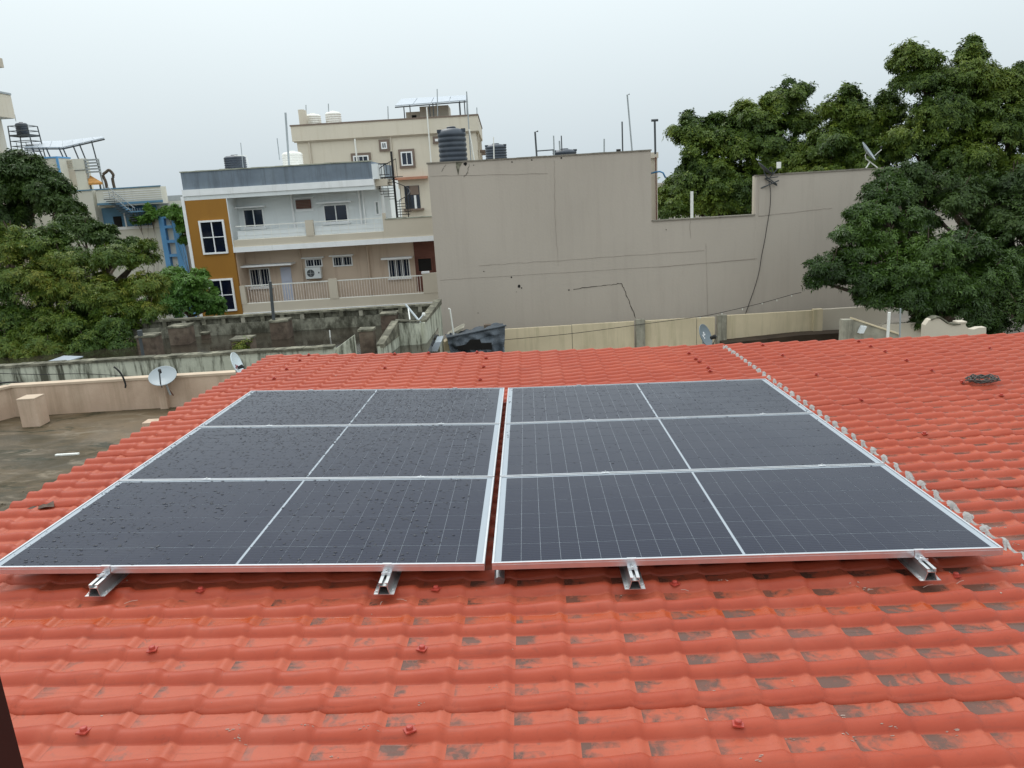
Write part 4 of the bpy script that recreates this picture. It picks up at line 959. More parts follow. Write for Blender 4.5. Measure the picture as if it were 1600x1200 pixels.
# ---------------------------------------------------------------- tarpaulin over a frame
def tarp():
    YT = 26.5; t = thing('tarpaulin_shelter', 'crumpled blue grey tarpaulin draped over a sloping frame by the yellow wall', 'tarpaulin', (at(745,545,YT).x, YT, 0))
    top = [(698,527),(716,524),(730,521.5),(745,517.5),(765,513),(789,508.5)]; m = MB(); nx, nz = 46, 16
    for i in range(nx+1):
        u = i/nx; f = u*5; k = min(int(f), 4); a = Vector(top[k]).lerp(Vector(top[k+1]), f-k); bx = 707+(788-707)*u
        for j in range(nz+1):
            v = j/nz; sg = 1.6*math.sin(u*14)*v*(1-v)*2+1.2*mnoise.noise(Vector((u*9, v*3, 1)))*v
            p = at(a.x+(bx-a.x)*v+1.2*mnoise.noise(Vector((u*4, v*4, 8)))*v, a.y+(554-a.y)*v+sg, YT)
            fold = abs(((u*7+.35*math.sin(v*4)+v*.8) % 1)-.5)*.34
            w = .30*mnoise.noise(Vector((u*6, v*3.5, 3)))+fold*v; m.v.append((p.x, YT-.42*v+w*min(1, v*3), p.z))
    for i in range(nx):
        for j in range(nz): a = i*(nz+1)+j; m.f.append((a, a+1, a+nz+2, a+nz+1))
    b0 = len(m.v)
    for i in range(nx+1):                      # top sheet running back, sagging
        u = i/nx; f = u*5; k = min(int(f), 4); a = Vector(top[k]).lerp(Vector(top[k+1]), f-k); p = at(a.x, a.y, YT)
        for j in range(5): m.v.append((p.x-.04*j, YT+.32*j, p.z-.03*j+.05*mnoise.noise(Vector((u*8, j*.8, 2)))*min(j, 2)))
    for i in range(nx):
        for j in range(4): a = b0+i*5+j; m.f.append((a, a+5, a+6, a+1))
    o = obj('sheet', m, mTarp, t, smooth=False); md = o.modifiers.new('thickness', 'SOLIDIFY'); md.thickness = .012
    obj('edge_pole', MB().tube([at(700,527,YT)+Vector((0,-.05,0)), at(791,508,YT)+Vector((0,-.05,0))], .03, 8), mTarp, t)
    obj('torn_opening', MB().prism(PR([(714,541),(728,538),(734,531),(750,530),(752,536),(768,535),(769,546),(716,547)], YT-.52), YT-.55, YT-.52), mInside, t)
    for px in (706, 745, 785):
        p = at(px, 545, YT+.8); obj('support_post', MB().tube([(p.x, YT+.8, 0), (p.x, YT+.8, at(px, 522, YT).z-.1)], .04, 6), mDarkPole, t)
tarp()
o = obj('cement_lump', MB().prism(PR([(686,548),(690,537),(700,531),(708,533),(707,548)], 27), 26.9, 27.6), mYellow); tag(o, 'broken yellow wall stub left of the blue grey tarpaulin', 'wall stub')
o = obj('broken_slab', MB().prism(PR([(697,526),(720,513),(725,512),(712,524)], 27.5), 27.4, 28.4), mConc); tag(o, 'broken grey slab edge propped behind the tarpaulin', 'slab')
plain_pole(709.5, 527, 703, 483, 26.9, .03, mPVC, 'thin white pipe rising behind the left end of the tarpaulin', cat='pipe', name='vent_pipe', hook=-.06)
o = obj('loose_brick', MB().box(*RB(756,508,767,513,27)[:2], 27, 27.25, zat(761,514,27), zat(761,508,27)), mStub); tag(o, 'loose brick lying on the tarpaulin', 'brick')

# ---------------------------------------------------------------- wet terrace with mossy parapets
zw = at(420, 519, 27.1).z
T2 = thing('wet_terrace_house', 'low house with wet dark flat roof ringed by mossy parapets', 'house', (-6, 25, 0))
xl, xr = xat(120, 560, 24), xat(690, 520, 27.1)
obj('roof_slab', MB().box(xl-6, xr, 21.3, 27.1, 0, zw), mWet, T2)
# far parapet with a row of slots in its upper part
zf1, zf0 = zat(440, 485, 27.1), zw
xf0, xf1 = xat(195, 510, 27.1), xat(686, 470, 27.1)
zf1 = (zat(250, 503, 27.1)+zat(640, 474, 27.1))/2
obj('far_parapet', MB().box(xf0, xf1, 27.1, 27.35, zw, zf1-.27), mMossDark, T2)
obj('far_coping', MB().box(xf0, xf1, 27.08, 27.37, zf1-.07, zf1), mMossTop, T2)
n = 16
for k in range(n+1):
    x = xf0+(xf1-xf0)*k/n; obj('slot_block', MB().box(max(x-.07, xf0), min(x+.07, xf1), 27.1, 27.35, zf1-.27, zf1-.07), mMossTop if k%3 else mConc, T2)
obj('slot_back', MB().box(xf0, xf1, 27.26, 27.34, zf1-.27, zf1-.07), mInside if False else mMossDark, T2)
# near parapet (streaked whitewash)
zn0, zn1 = None, None
A_ = at(-20, 574, 21.0); B_ = at(522, 547, 21.0); zn = (A_.z+B_.z)/2
m = MB().box(A_.x-3, B_.x, 21.0, 21.22, 0, zn); obj('near_parapet', m, mMossy, T2)
c = MB(); n = 30
for k in range(n):
    u0 = A_.x-3+(B_.x-A_.x+3)*k/n; u1 = A_.x-3+(B_.x-A_.x+3)*(k+1)/n; c.box(u0, u1-.01, 20.96, 21.28, zn, zn+.07+.02*mnoise.noise(Vector((k*1.3, 0, 0))))
obj('near_coping', c, mMossTop, T2)
# sloping white cheek at the end of the near parapet
obj('stair_cheek', MB().prism(PR([(519,549),(553,524),(557,560),(519,560)], 21.3), 21.25, 21.45), mMossy, T2)
def seg(p0, p1, zb, t0, t1, mt, name, th=.16): return obj(name, MB().wall(p0, p1, zb, t0, zb, t1, th), mt, T2)
q1, q2, q3 = at(597, 545, 21.6), at(618, 503, 23.2), at(657, 505, 23.2)
q4 = at(685, 470, 27.1)
seg((q2.x, 23.2), (q3.x, 23.2), 0, q2.z, q3.z, mMossy, 'well_parapet')
seg((q1.x, 21.3), (q2.x, 23.15), 0, at(597,541,21.3).z, q2.z-.01, mMossy, 'well_parapet')
seg((q3.x+.05, 23.25), (q4.x, 27.05), 0, q3.z, q4.z, mMossy, 'side_parapet')
seg((q2.x, 23.2), (q3.x, 23.2), q2.z+.002, q2.z+.07, q3.z+.072, mMossTop, 'well_coping', .22)
seg((q3.x+.05, 23.33), (q4.x, 27.05), q3.z+.002, q3.z+.07, q4.z+.07, mMossTop, 'side_coping', .24)
seg((q1.x, 21.3), (q2.x, 23.1), at(597,541,21.3).z-.05, at(597,541,21.3).z+.06, q2.z+.06, mMossTop, 'well_coping', .22)
o = obj('corrugated_sheet', MB().prism(PR([(672,548),(680,534),(690,533),(684,548)], 23.5), 23.4, 24.4), mPVback); tag(o, 'small pale sheet roof in the corner by the mossy parapet', 'sheet roof')
# column stubs on the wet roof
def stub(px0, py0, px1, py1, Y, label):
    a = RB(px0, py0, px1, py1, Y); d = a[1]-a[0]; t = thing('column_stub', label, 'column stub', ((a[0]+a[1])/2, Y+d/2, zw), 'column stubs on the wet terrace')
    obj('stub_block', MB().box(a[0], a[1], Y, Y+d, zw-.01, a[3]-.03), mStub, t); obj('stub_cap', MB().box(a[0]-.03, a[1]+.03, Y-.03, Y+d+.03, a[3]-.03, a[3]+.03), mMossTop, t); return a
def ys_(py_base, px):                          # distance at which a foot stands on the wet roof
    d = M @ np.array([(px-800)/F, (py_base-600)/F, 1.0]); return float(d[1]*(zw-CZ)/d[2])
a1 = stub(422, 502, 450, 530, ys_(530, 436), 'dark column stub carrying the black pole on the wet terrace')
stub(264, 511, 293, 539, ys_(539, 278), 'broad dark column stub left of the pole on the wet terrace')
stub(361, 531, 391, 551, ys_(551, 376), 'low column stub overgrown with weeds near the front parapet')
a5 = stub(215, 526, 243, 558, ys_(560, 229), 'leftmost column stub with a grey post against it')
stub(562, 516, 584, 550, ys_(552, 573), 'tall narrow dark column stub between two white sloping walls')
stub(595, 491, 619, 508, ys_(514, 606), 'column stub in the far right corner of the wet terrace')
stub(314, 521, 325, 530, ys_(530, 319), 'tiny low stub standing alone on the wet terrace')
plain_pole(428, 503, 422, 440, ys_(530, 436)+.2, .055, mDarkPole, 'black pole fixed upright on a dark column stub', name='black_pole')
plain_pole(226, 560, 218, 516, ys_(558, 222)-.2, .08, mDarkPole, 'thick grey post leaning by the leftmost column stub', name='grey_post')
plain_pole(516, 527, 515, 516, ys_(527, 515), .02, mPVC, 'tiny white pipe sticking up from the wet terrace', name='vent_pipe')
an = thing('fallen_aerial', 'bare metal aerial struts leaning in the mossy terrace corner', 'aerial', at(657, 503, 23.4))
obj('strut', MB().tube([at(657,504,23.3), at(634,476,24.2)], .035, 6), mGreyPipe, an); obj('strut', MB().tube([at(641,503,23.4), at(638,482,24.0)], .022, 6), mPVC, an)
obj('strut', MB().tube([at(652,503,23.3), at(662,491,23.6)], .022, 6), mGreyPipe, an); obj('strut_joint', MB().lathe([(.05,-.04),(.06,0),(.04,.05)], at(662,491,23.6), 8), mPVC, an)

# ---------------------------------------------------------------- near pink terrace on the left
zp_ = CZ-4.2; YP = 16.0
T1 = thing('pink_terrace_house', 'low neighbouring house with stained flat roof and pinkish parapet on the left', 'house', (-9, 11, 0))
xpL, xpR = xat(-60, 640, YP), xat(480, 600, YP)
obj('roof_slab', MB().box(-16, -3.3, 3.0, YP+.2, 0, zp_), mTerr, T1)
zpt = (zat(17, 605, YP)+zat(345, 587, YP))/2
kx = xat(17, 630, YP)
obj('parapet', MB().box(kx, -3.2, YP, YP+.18, zp_, zpt), mPink, T1); obj('parapet_coping', MB().box(kx-.03, -3.2, YP-.02, YP+.21, zpt, zpt+.05), mPinkTop, T1)
p_ = at(-10, 662, 12.2); obj('parapet', MB().wall((kx+.0, YP+.09), (kx-2.6, 12.2), zp_, zpt, zp_, zpt-.02, .18), mPink, T1)
obj('parapet_coping', MB().wall((kx+.0, YP+.05), (kx-2.6, 12.2), zpt+.002, zpt+.05, zpt+.002, zpt+.04, .24), mPinkTop, T1)
x = xat(262, 640, YP); obj('parapet_pier', MB().box(x-.10, x+.06, YP-.10, YP-.001, zp_, zpt-.002), mPink, T1)
def yt_(px, py, z): d = M @ np.array([(px-800)/F, (py-600)/F, 1.0]); return float(d[1]*(z-CZ)/d[2])
yq = yt_(50, 667, zp_)
a = RB(30, 623, 58, 667, yq); t = thing('roof_pillar', 'short square pinkish pillar on the stained terrace at the left edge', 'pillar', ((a[0]+a[1])/2, yq+.25, zp_))
obj('pillar_block', MB().box(a[0], a[1], yq, yq+.36, zp_, a[3]-.02), mPink, t); obj('pillar_cap', MB().box(a[0]-.005, a[1]+.005, yq-.005, yq+.365, a[3]-.02, a[3]), mPinkTop, t)
for px, py, w_, lab in ((232, 664, .42, 'pinkish square block just beyond the tiled eave on the left'), (322, 608, .42, 'pinkish block end peeping over the eave near the dish')):
    yy = yt_(px, py+12, zp_); p = at(px, py, yy); o = obj('roof_block', MB().box(p.x-w_*.3, p.x+w_*.7, yy, yy+.28, zp_, p.z+.04), mPink); tag(o, lab, 'roof block')
yy = yt_(105, 712, zp_); p = at(105, 712, yy); o = obj('white_lath', MB().box(p.x-.22, p.x+.2, yy, yy+.05, zp_+.003, zp_+.03), mPVC); tag(o, 'short white lath lying on the stained terrace', 'lath')
rr = random.Random(9); m = MB()
for _ in range(260):
    x = rr.uniform(-10, -3.4); y = rr.uniform(7, 12.5)
    if mnoise.noise(Vector((x*.7, y*.7, 1))) < .05: continue
    s = rr.uniform(.02, .07); p = Vector((x, y, zp_)); m.v += [tuple(p+Vector((rr.uniform(-s, s), rr.uniform(-s, s), rr.uniform(0, s*.6)))) for _ in range(3)]; k = len(m.v); m.f.append((k-3, k-2, k-1))
o = obj('leaf_litter', m, mLeafDry); tag(o, 'scattered litter on the stained left terrace', 'litter'); stuff(o)
# lamp-like hooked pipe and loose cable on the mossy wall
o = cable([(178,573),(186,580),(192,589),(196,600),(196,606)], 15.9, .02, 'black hooked pipe end over the pink parapet'); o['category'] = 'pipe'
cable([(-10,583),(60,585),(130,584),(215,588),(340,589)], 20.5, .010, 'thin cable strung along the streaked white wall on the left')
cable([(-10,600),(20,597),(60,600),(90,598),(104,599)], 17.5, .02, 'loose black cables lying on the left end of the pink parapet')
o = obj('tilted_sheet', MB().add([at(72,567,22.4), at(103,566,22.0), at(130,558,22.4), at(100,557,23.2), at(72,567,22.4)+Vector((0,0,.03)), at(103,566,22.0)+Vector((0,0,.03)), at(130,558,22.4)+Vector((0,0,.03)), at(100,557,23.2)+Vector((0,0,.03))], [(0,3,2,1),(4,5,6,7),(0,1,5,4),(1,2,6,5),(2,3,7,6),(3,0,4,7)]), mPVback); tag(o, 'tilted pale sheet lying behind the streaked wall under the olive tree', 'sheet')

# ---------------------------------------------------------------- satellite dishes
def dish(loc, normal, r, mt, label, arm_dir, mast=None, mast_mt=None, armk=1.0, rib=True):
    t = thing('satellite_dish', label, 'satellite dish', loc); n = Vector(normal).normalized(); loc = Vector(loc)
    u = n.cross(Vector((0, 0, 1))).normalized(); v = u.cross(n).normalized(); m = MB(); N_ = 36; rings = [0, .3, .55, .78, .95, 1.0]
    for side, off in ((0, 0), (1, -.012)):
        for q in rings:
            for k in range(N_):
                a = 6.28319*k/N_; w = r*q; dep = r*.22*(q*q-1)+(.02*r if q == 1 else 0)
                p = loc+u*w*math.cos(a)*.94+v*w*math.sin(a)+n*(dep+off); m.v.append(tuple(p))
    o_ = len(rings)*N_
    for s_ in (0, o_):
        for i in range(len(rings)-1):
            for k in range(N_): f = (s_+i*N_+k, s_+i*N_+(k+1)%N_, s_+(i+1)*N_+(k+1)%N_, s_+(i+1)*N_+k); m.f.append(f if s_ == 0 else f[::-1])
    for k in range(N_): m.f.append(((len(rings)-1)*N_+k, (len(rings)-1)*N_+(k+1)%N_, o_+(len(rings)-1)*N_+(k+1)%N_, o_+(len(rings)-1)*N_+k))
    obj('reflector', m, mt, t, smooth=True)
    b = loc-v*r*.97; tip = loc+n*r*.95*armk-v*r*.35+Vector(arm_dir)*r
    obj('feed_arm', MB().tube([b-n*r*.2, b+n*.04, tip], .014, 6), mDarkPole, t)
    obj('feed_horn', MB().tube([tip-n*.02, tip-n*.10], [.035, .028], 10), mBlackM, t)
    if mast is not None:
        obj('mast', MB().tube([loc-n*r*.25]+[Vector(q) for q in mast], .022, 8), mast_mt or mGreyPipe, t)
    return t, u, v, n
# light grey dish over the pink parapet
c = at(254, 587, YP-.25); t, u, v, n = dish(c, (.10, -.50, .86), .30, mDishG, 'round pale grey satellite dish above the pink parapet on the left', (.05, 0, 0), [c+Vector((.05, .1, -.45))])
obj('stay', MB().tube([at(258,600,YP-.2), at(271,618,YP-.12)], .012, 6), mMaroon, t)
# white dish by the eave, seen nearly edge on
c = at(371, 568, 13.0); t, u, v, n = dish(c, (.97, .0, .30), .21, mat('white_dish_enamel', W_(196,206,210), .4, var=.04), 'white oval satellite dish with a faded red mark behind the left eave', (0, 0, 0), [c+Vector((-.02, .1, -.5))], armk=.4)
g = MB()
for k, (du, dv) in enumerate(((-.05, .0), (0, .03), (.05, -.01))): p = c+u*du-v*(.06-dv)+n*.004-n*.040; g.add([p+u*.018+v*.03, p-u*.018+v*.03, p-u*.018-v*.03, p+u*.018-v*.03], [(0,1,2,3)])
obj('print_mark', g, mPrintR, t)
# slate dish at the far edge of the tiled roof
c = at(1103, 524, 11.5); t, u, v, n = dish(c, (.78, -.60, .42), .185, mDishB, 'slate grey satellite dish with a white mark behind the far roof edge', (0, 0, 0), [c+Vector((.0, .08, -.5))], armk=.9)
g = MB()
def ring(g, c_, r0, r1, n_=18):
    o = len(g.v)
    for k in range(n_):
        a = 6.28319*k/n_
        for rr_ in (r0, r1): g.v.append(tuple(c_+u*rr_*math.cos(a)+v*rr_*math.sin(a)))
    for k in range(n_): g.f.append((o+2*k, o+2*k+1, o+2*((k+1)%n_)+1, o+2*((k+1)%n_)))
cc = c-n*.185*.22+n*.004
ring(g, cc+u*-.035+v*.035+n*.003, .014, .032); ring(g, cc+u*.022+v*.01+n*.002, 0.0, .020); ring(g, cc+u*.005+v*-.025+n*.002, .0, .018)
obj('print_mark', g, mPrint, t)
# pale dish on the grey wall, and a dark one clamped to it
c = at(1358, 236, YG+.1); w0, w1 = at(1353, 263, YG+.1), at(1371, 262, YG+.1)
t, u, v, n = dish(c, (.62, -.38, .50), .42, mDishG, 'pale grey satellite dish on crossed legs on the far right of the grey wall', (.1, 0, .1), [at(1352, 243, YG+.1), at(1353,248,YG+.1), at(1371,262,YG+.1)], mPVC)
obj('leg', MB().tube([at(1360, 252, YG+.1), w0], .024, 6), mPVC, t); obj('stay', MB().tube([at(1367,243,YG), at(1377,234,YG-.4)], .016, 6), mPVC, t)
c = at(1196, 263, YG-.15); t, u, v, n = dish(c, (.66, -.15, .74), .36, mDarkPole, 'dark satellite dish seen edge on, clamped to the step of the grey wall', (0, 0, 0), [at(1197,276,YG-.2), at(1214,288,YG-.12)], mDarkPole, armk=.5)
obj('feed_head', MB().box(*RB(1214,253,1219,263,YG-.2)[:2], YG-.3, YG-.15, *RB(1214,253,1219,263,YG-.2)[2:]), mPVC, t)
obj('feed_arm', MB().tube([at(1203,277,YG-.2), at(1215,264,YG-.2)], .016, 6), mDarkPole, t)
obj('bracket', MB().tube([at(1189,294,YG-.03), at(1217,282,YG-.25)], .026, 6).tube([at(1197,279,YG-.03), at(1216,276,YG-.25)], .018, 6).tube([at(1195,279,YG-.1), at(1214,290,YG-.1)], .024, 6), mDarkPole, t)

# ---------------------------------------------------------------- walls at the lower right
t = thing('sloping_wall', 'grey stained wall with a sloping top just behind the right roof edge', 'wall', (at(1350,528,20).x, 20, 0))
P = PR([(1317,500),(1334,499.5),(1405,523),(1405,560),(1317,560)], 20); P[3] = (P[2][0], 0); P[4] = (P[0][0], 0)
obj('wall_face', MB().prism(P, 20, 20.2), mConc, t); obj('coping', MB().wall((P[1][0], 20.1), (P[2][0], 20.1), P[1][1], P[1][1]+.04, P[2][1], P[2][1]+.04, .26), mYellow, t)
a = RB(1343, 509, 1352, 520, 19.9); o = obj('meter_box', MB().add([(a[0]-.02,19.85,a[2]),(a[1]-.06,19.85,a[2]-.01),(a[1]+.02,19.85,a[3]-.02),(a[0]+.05,19.85,a[3]),(a[0]-.02,19.98,a[2]),(a[1]-.06,19.98,a[2]-.01),(a[1]+.02,19.98,a[3]-.02),(a[0]+.05,19.98,a[3])], [(0,1,2,3),(7,6,5,4),(0,4,5,1),(1,5,6,2),(2,6,7,3),(3,7,4,0)]), mAC); tag(o, 'small tilted white box on the sloping grey wall', 'box')
plain_pole(1387, 527, 1389.5, 488, 18, .035, mPVC, 'thicker white pipe left of two behind the right roof edge', cat='pipe', name='vent_pipe')
plain_pole(1406, 527, 1407, 482, 19, .02, mGreyPipe, 'thinner grey pipe right of two behind the right roof edge', cat='pipe', name='vent_pipe')
o = thing('garden_wall', 'plain beige garden wall under the mango tree', 'wall', (16, 25, 0)); P = PR([(1379,507),(1449,505)], 25)
obj('wall_face', MB().box(P[0][0], P[1][0], 25, 25.2, 0, P[0][1]), mCream, o)
t = thing('curved_gate_wall', 'cream gate wall with a curved swept top at the far right', 'wall', (at(1490,520,22).x, 22, 0))
cv = [(1446,508),(1452,500),(1459,496.5),(1466,496.5),(1473,501),(1479,505.5),(1487,507.5),(1497,506.5),(1497,504),(1509,503.5),(1509,509),(1514,514),(1522,514.5),(1530,512),(1541,511.5),(1541,519)]
P = PR(cv, 22); P += [(P[-1][0], 0), (P[0][0], 0)]; obj('wall_face', MB().prism(P, 22, 22.22), mCream, t)
P = PR([(1496,504.5),(1510,503.5)], 22); obj('pier_cap', MB().box(P[0][0], P[1][0], 21.97, 22.25, P[0][1]-.02, P[0][1]+.03), mCream, t)
m = MB(); P = [at(a, b, 22.1) for a, b in cv[1:8]]
for i in range(6): m.wall((P[i].x, 22.11), (P[i+1].x, 22.11), P[i].z+.003, P[i].z+.05, P[i+1].z+.003, P[i+1].z+.05, .28)
obj('coping', m, mMossTop, t)

# ---------------------------------------------------------------- cream and blue house on the left
YH = 48.0
L1 = thing('cream_blue_house', 'cream house with sky blue trim, arched porch and roof stairs on the left', 'house', (-28, 52, 0))
xa, xm, xr_ = xat(20, 300, YH), xat(94, 270, YH), xat(260, 330, YH)
ztA = zat(60, 248, YH); ztB = (zat(100, 293, YH)+zat(258, 298, YH))/2
obj('tower_wall', MB().box(xa, xm, YH, YH+1.4, 0, zat(68, 248, YH)), mBWhite, L1)
obj('tower_coping', MB().box(xa-.05, xm+.03, YH-.04, YH+1.45, zat(68,248,YH), zat(68,246,YH)+.02), mBlue, L1)
obj('blue_corner_pipe', MB().box(xm-.06, xm+.06, YH-.08, YH-.001, zat(98,310,YH), zat(68,248,YH)), mBlue, L1)
xm2 = xat(134, 270, YH+1); obj('tower_side', MB().box(xm+.001, xm2, YH+1, YH+1.6, 0, zat(115, 248.5, YH+1)), mBWhite, L1)
for k in range(4): z = zat(109, 251+k*3.3, YH+1); obj('vent_slat', MB().box(xat(104,255,YH+1), xat(113,255,YH+1), YH+.94, YH+.999, z-.04, z+.02), mBeigeD, L1)
obj('tan_panel', MB().box(*RB(108,265,119,291,YH+1)[:2], YH+.95, YH+.999, *RB(108,265,119,291,YH+1)[2:]), mBeigeD, L1)
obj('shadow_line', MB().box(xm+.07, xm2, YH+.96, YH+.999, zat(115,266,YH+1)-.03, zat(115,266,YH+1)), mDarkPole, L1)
xpq = xat(147, 310, YH-.5); zpq = zat(120, 324, YH)
obj('main_wall', MB().box(xm+.07, xat(153,330,YH), YH-.3, YH+.9, 0, ztB), mBWhite, L1)
obj('roof_band', MB().box(xat(153,300,YH)+.002, xr_, YH-.3, YH+.5, zat(200,321,YH), ztB), mBWhite, L1)
for k in range(5): z = zat(215, 298+k*3.3, YH); obj('band_line', MB().box(xat(165,300,YH), xr_+.02, YH-.33, YH-.301, z-.02, z+.015), mWhiteTrim, L1)
obj('blue_band', MB().box(xat(165,318,YH), xr_+.03, YH-.36, YH-.301, zat(215,318,YH), zat(215,314.5,YH)), mBlueD, L1)
obj('roof_rail', MB().box(xm, xr_+.05, YH-.36, YH-.30, ztB, ztB+.06), mBlueD, L1)
obj('roof_slab', MB().box(xm+.07, xr_+1.0, YH+.51, YH+8, 0, ztB-.9), mBWhite, L1)
# porch
pz1, pz0 = zat(200, 323, YH), zat(200, 354, YH)
obj('porch_back', MB().box(xat(153,340,YH)+.004, xat(242,340,YH), YH+.45, YH+.50, pz0, pz1), mBlueD, L1)
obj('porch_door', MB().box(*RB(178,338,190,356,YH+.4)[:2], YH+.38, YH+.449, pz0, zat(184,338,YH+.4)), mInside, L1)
obj('porch_floor_beam', MB().box(xat(156,354,YH), xat(243,352,YH), YH-.35, YH+.5, pz0-.16, pz0), mWhiteTrim, L1)
obj('porch_wall', MB().box(xat(153,380,YH)+.003, xat(262,380,YH), YH-.29, YH+.5, 0, pz0-.161), mBWhite, L1)
pts = [at(152,321,YH-.5), at(168,320,YH-.7), at(180,322,YH-.8), at(192,328,YH-.8), at(200,331,YH-.8)]
m = MB()
for i in range(len(pts)-1): m.add([pts[i], pts[i+1], pts[i+1]+Vector((0,1.2,0)), pts[i]+Vector((0,1.2,0)), pts[i]+Vector((0,0,.12)), pts[i+1]+Vector((0,0,.12)), pts[i+1]+Vector((0,1.2,.12)), pts[i]+Vector((0,1.2,.12))], [(0,3,2,1),(4,5,6,7),(0,1,5,4),(2,3,7,6)])
obj('arched_canopy', m, mBlueD, L1); obj('canopy_flat', MB().box(xat(200,331,YH), xat(246,330,YH), YH-.8, YH+.4, zat(222,331,YH), zat(222,329,YH)), mBlueD, L1)
obj('porch_post', MB().box(xat(200,340,YH), xat(202,340,YH), YH-.5, YH-.42, pz0, zat(201,331,YH)), mWhiteTrim, L1)
# stair flight against the band
s0, s1 = at(172,312,YH-.6), at(214,345,YH-.6); g = MB()
for k in range(12): p = s0.lerp(s1, k/11); obj('stair_tread', MB().box(p.x-.02, p.x+.28, YH-1.3, YH-.62, p.z, p.z+.05), mDarkPole, L1)
for off in (.75, .35): obj('stair_rail', MB().tube([s0+Vector((0,0,off)), s1+Vector((0,0,off))], .025, 5), mGreyPipe, L1)
for k in range(0, 12, 2): p = s0.lerp(s1, k/11); obj('stair_baluster', MB().tube([p, p+Vector((0,0,.75))], .014, 4), mGreyPipe, L1)
# screen of bars with creeper
for k in range(9): x = xat(208+k*4, 335, YH-.4); obj('screen_bar', MB().tube([(x, YH-.4, pz0), (x, YH-.4, zat(222,325,YH))], .02, 4), mGreyPipe, L1)
# blue framed stair well on the right
x_a, x_b = xat(253, 370, YH-.5), xat(282, 370, YH-.5)
obj('pier', MB().box(xat(240,345,YH-.2), xat(253,345,YH-.2), YH-.45, YH+.4, pz0-.15, zat(246,334,YH)), mBWhite, L1)
z1 = zat(262, 336, YH-.5)
obj('blue_frame', MB().box(x_a, x_a+.30, YH-.6, YH, 0, z1), mBlue, L1); obj('blue_frame', MB().box(x_b-.35, x_b, YH-.6, YH, 0, z1), mBlue, L1)
for py in (337, 353, 376, 398): z = zat(262, py, YH-.5); obj('blue_cross_beam', MB().box(x_a+.301, x_b-.351, YH-.58, YH-.1, z-.14, z+.02), mBlue, L1)
obj('dark_well', MB().box(x_a+.301, x_b-.351, YH-.05, YH, 0, z1), mGlass, L1)
obj('well_wall', MB().box(x_a+.31, x_a+.75, YH-.3, YH-.051, 0, z1-.2), mBWhite, L1)
for k in range(5): x = xat(271+k*2, 405, YH-.3); obj('well_bar', MB().box(x-.02, x+.02, YH-.34, YH-.30, zat(275,414,YH), zat(275,399,YH)), mPVC, L1)
# louvred screen, awning, creeper arch on the roof
lv = thing('louvred_screen', 'white louvred screen standing on the cream and blue house roof', 'screen', at(143, 290, YH+1))
a = RB(133, 251, 155, 270, YH+1)
for k in range(5): z = a[2]+(a[3]-a[2])*k/4; obj('louvre', MB().box(a[0], a[1], YH+1, YH+1.1, z, z+.10), mGreyPipe, lv)
obj('upright', MB().box(a[1]-.06, a[1], YH+1.101, YH+1.16, ztB, a[3]+.1).box(a[0], a[0]+.06, YH+1.101, YH+1.16, ztB, a[3]+.1), mGreyPipe, lv)
aw = thing('tiled_awning', 'small orange tiled awning on the cream and blue house roof', 'awning', at(149, 292, YH+.6)); e0, e1 = at(138,278,YH+.6), at(160,285,YH+.6)
P = [at(138,275,YH+1.5), at(141,274,YH+1.5), at(160,285,YH+.3), at(138,286,YH+.3)]
m = MB().add([P[0], P[1], P[2], P[3]]+[p-Vector((0,0,.12)) for p in P], [(0,3,2,1),(4,5,6,7),(0,1,5,4),(1,2,6,5),(2,3,7,6),(3,0,4,7)]); obj('awning_roof', m, mAwn, aw)
for px in (141, 156): p = at(px, 287, YH+.5); obj('awning_post', MB().box(p.x-.04, p.x+.04, YH+.46, YH+.54, ztB, p.z), mDarkPole, aw)
o = cable([(167,294),(165,284),(161,274),(166,269),(171,266),(177,273),(176,280),(179,294)], YH-.1, .09, 'rough dark arch of dead creeper on the cream and blue house roof', name='creeper_arch', mt=mBark, n=5); o['category'] = 'arch'
# solar array on tall posts with black tank tower
ar = thing('raised_solar_array', 'long pale solar array on tall posts above the cream and blue house', 'solar array', at(100, 248, YH+2))
def slab(name, P, th, mt, t): up = Vector((0,0,th)); return obj(name, MB().add(P+[p+up for p in P], [(0,3,2,1),(4,5,6,7),(0,1,5,4),(1,2,6,5),(2,3,7,6),(3,0,4,7)]), mt, t)
fa, fb, fc = at(38,231,YH+1.5), at(98,231,YH+1.5), at(163,216,YH+1.5); ba, bb_, bc = at(48,222,YH+4.5), at(98,221,YH+4.5), at(160,214,YH+4.5)
for k in range(3): q0, q1 = k/3+.005, (k+1)/3-.005; slab('panel_sheet', [fa.lerp(fb,q0), fa.lerp(fb,q1), ba.lerp(bb_,q1), ba.lerp(bb_,q0)], .05, mPVback, ar)
for k in range(4): q0, q1 = k/4+.005, (k+1)/4-.005; slab('panel_sheet', [fb.lerp(fc,q0), fb.lerp(fc,q1), bb_.lerp(bc,q1), bb_.lerp(bc,q0)], .05, mPVback, ar)
obj('beam', MB().tube([fa-Vector((0,0,.06)), fb-Vector((0,0,.06)), fc-Vector((0,0,.06))], .05, 6), mDarkPole, ar)
zr2 = zat(68, 248, YH)
for px in (50, 60, 72, 92, 98, 114, 124, 143):
    q = (px-98)/65; p = fb.lerp(fc, q) if px >= 98 else fa.lerp(fb, (px-38)/60)
    obj('post', MB().tube([(p.x+.25, p.y, zr2-.3 if px < 126 else ztB), (p.x, p.y, p.z)], .04, 6), mDarkPole, ar)
tw = thing('tank_tower', 'steel lattice tower carrying a small black tank at the far left', 'tower', at(32, 250, YH+2)); c0, c1 = at(16, 215, YH+2).x, at(46, 215, YH+2).x; z_lo, z_hi = zat(30, 252, YH+2), zat(30, 196, YH+2)
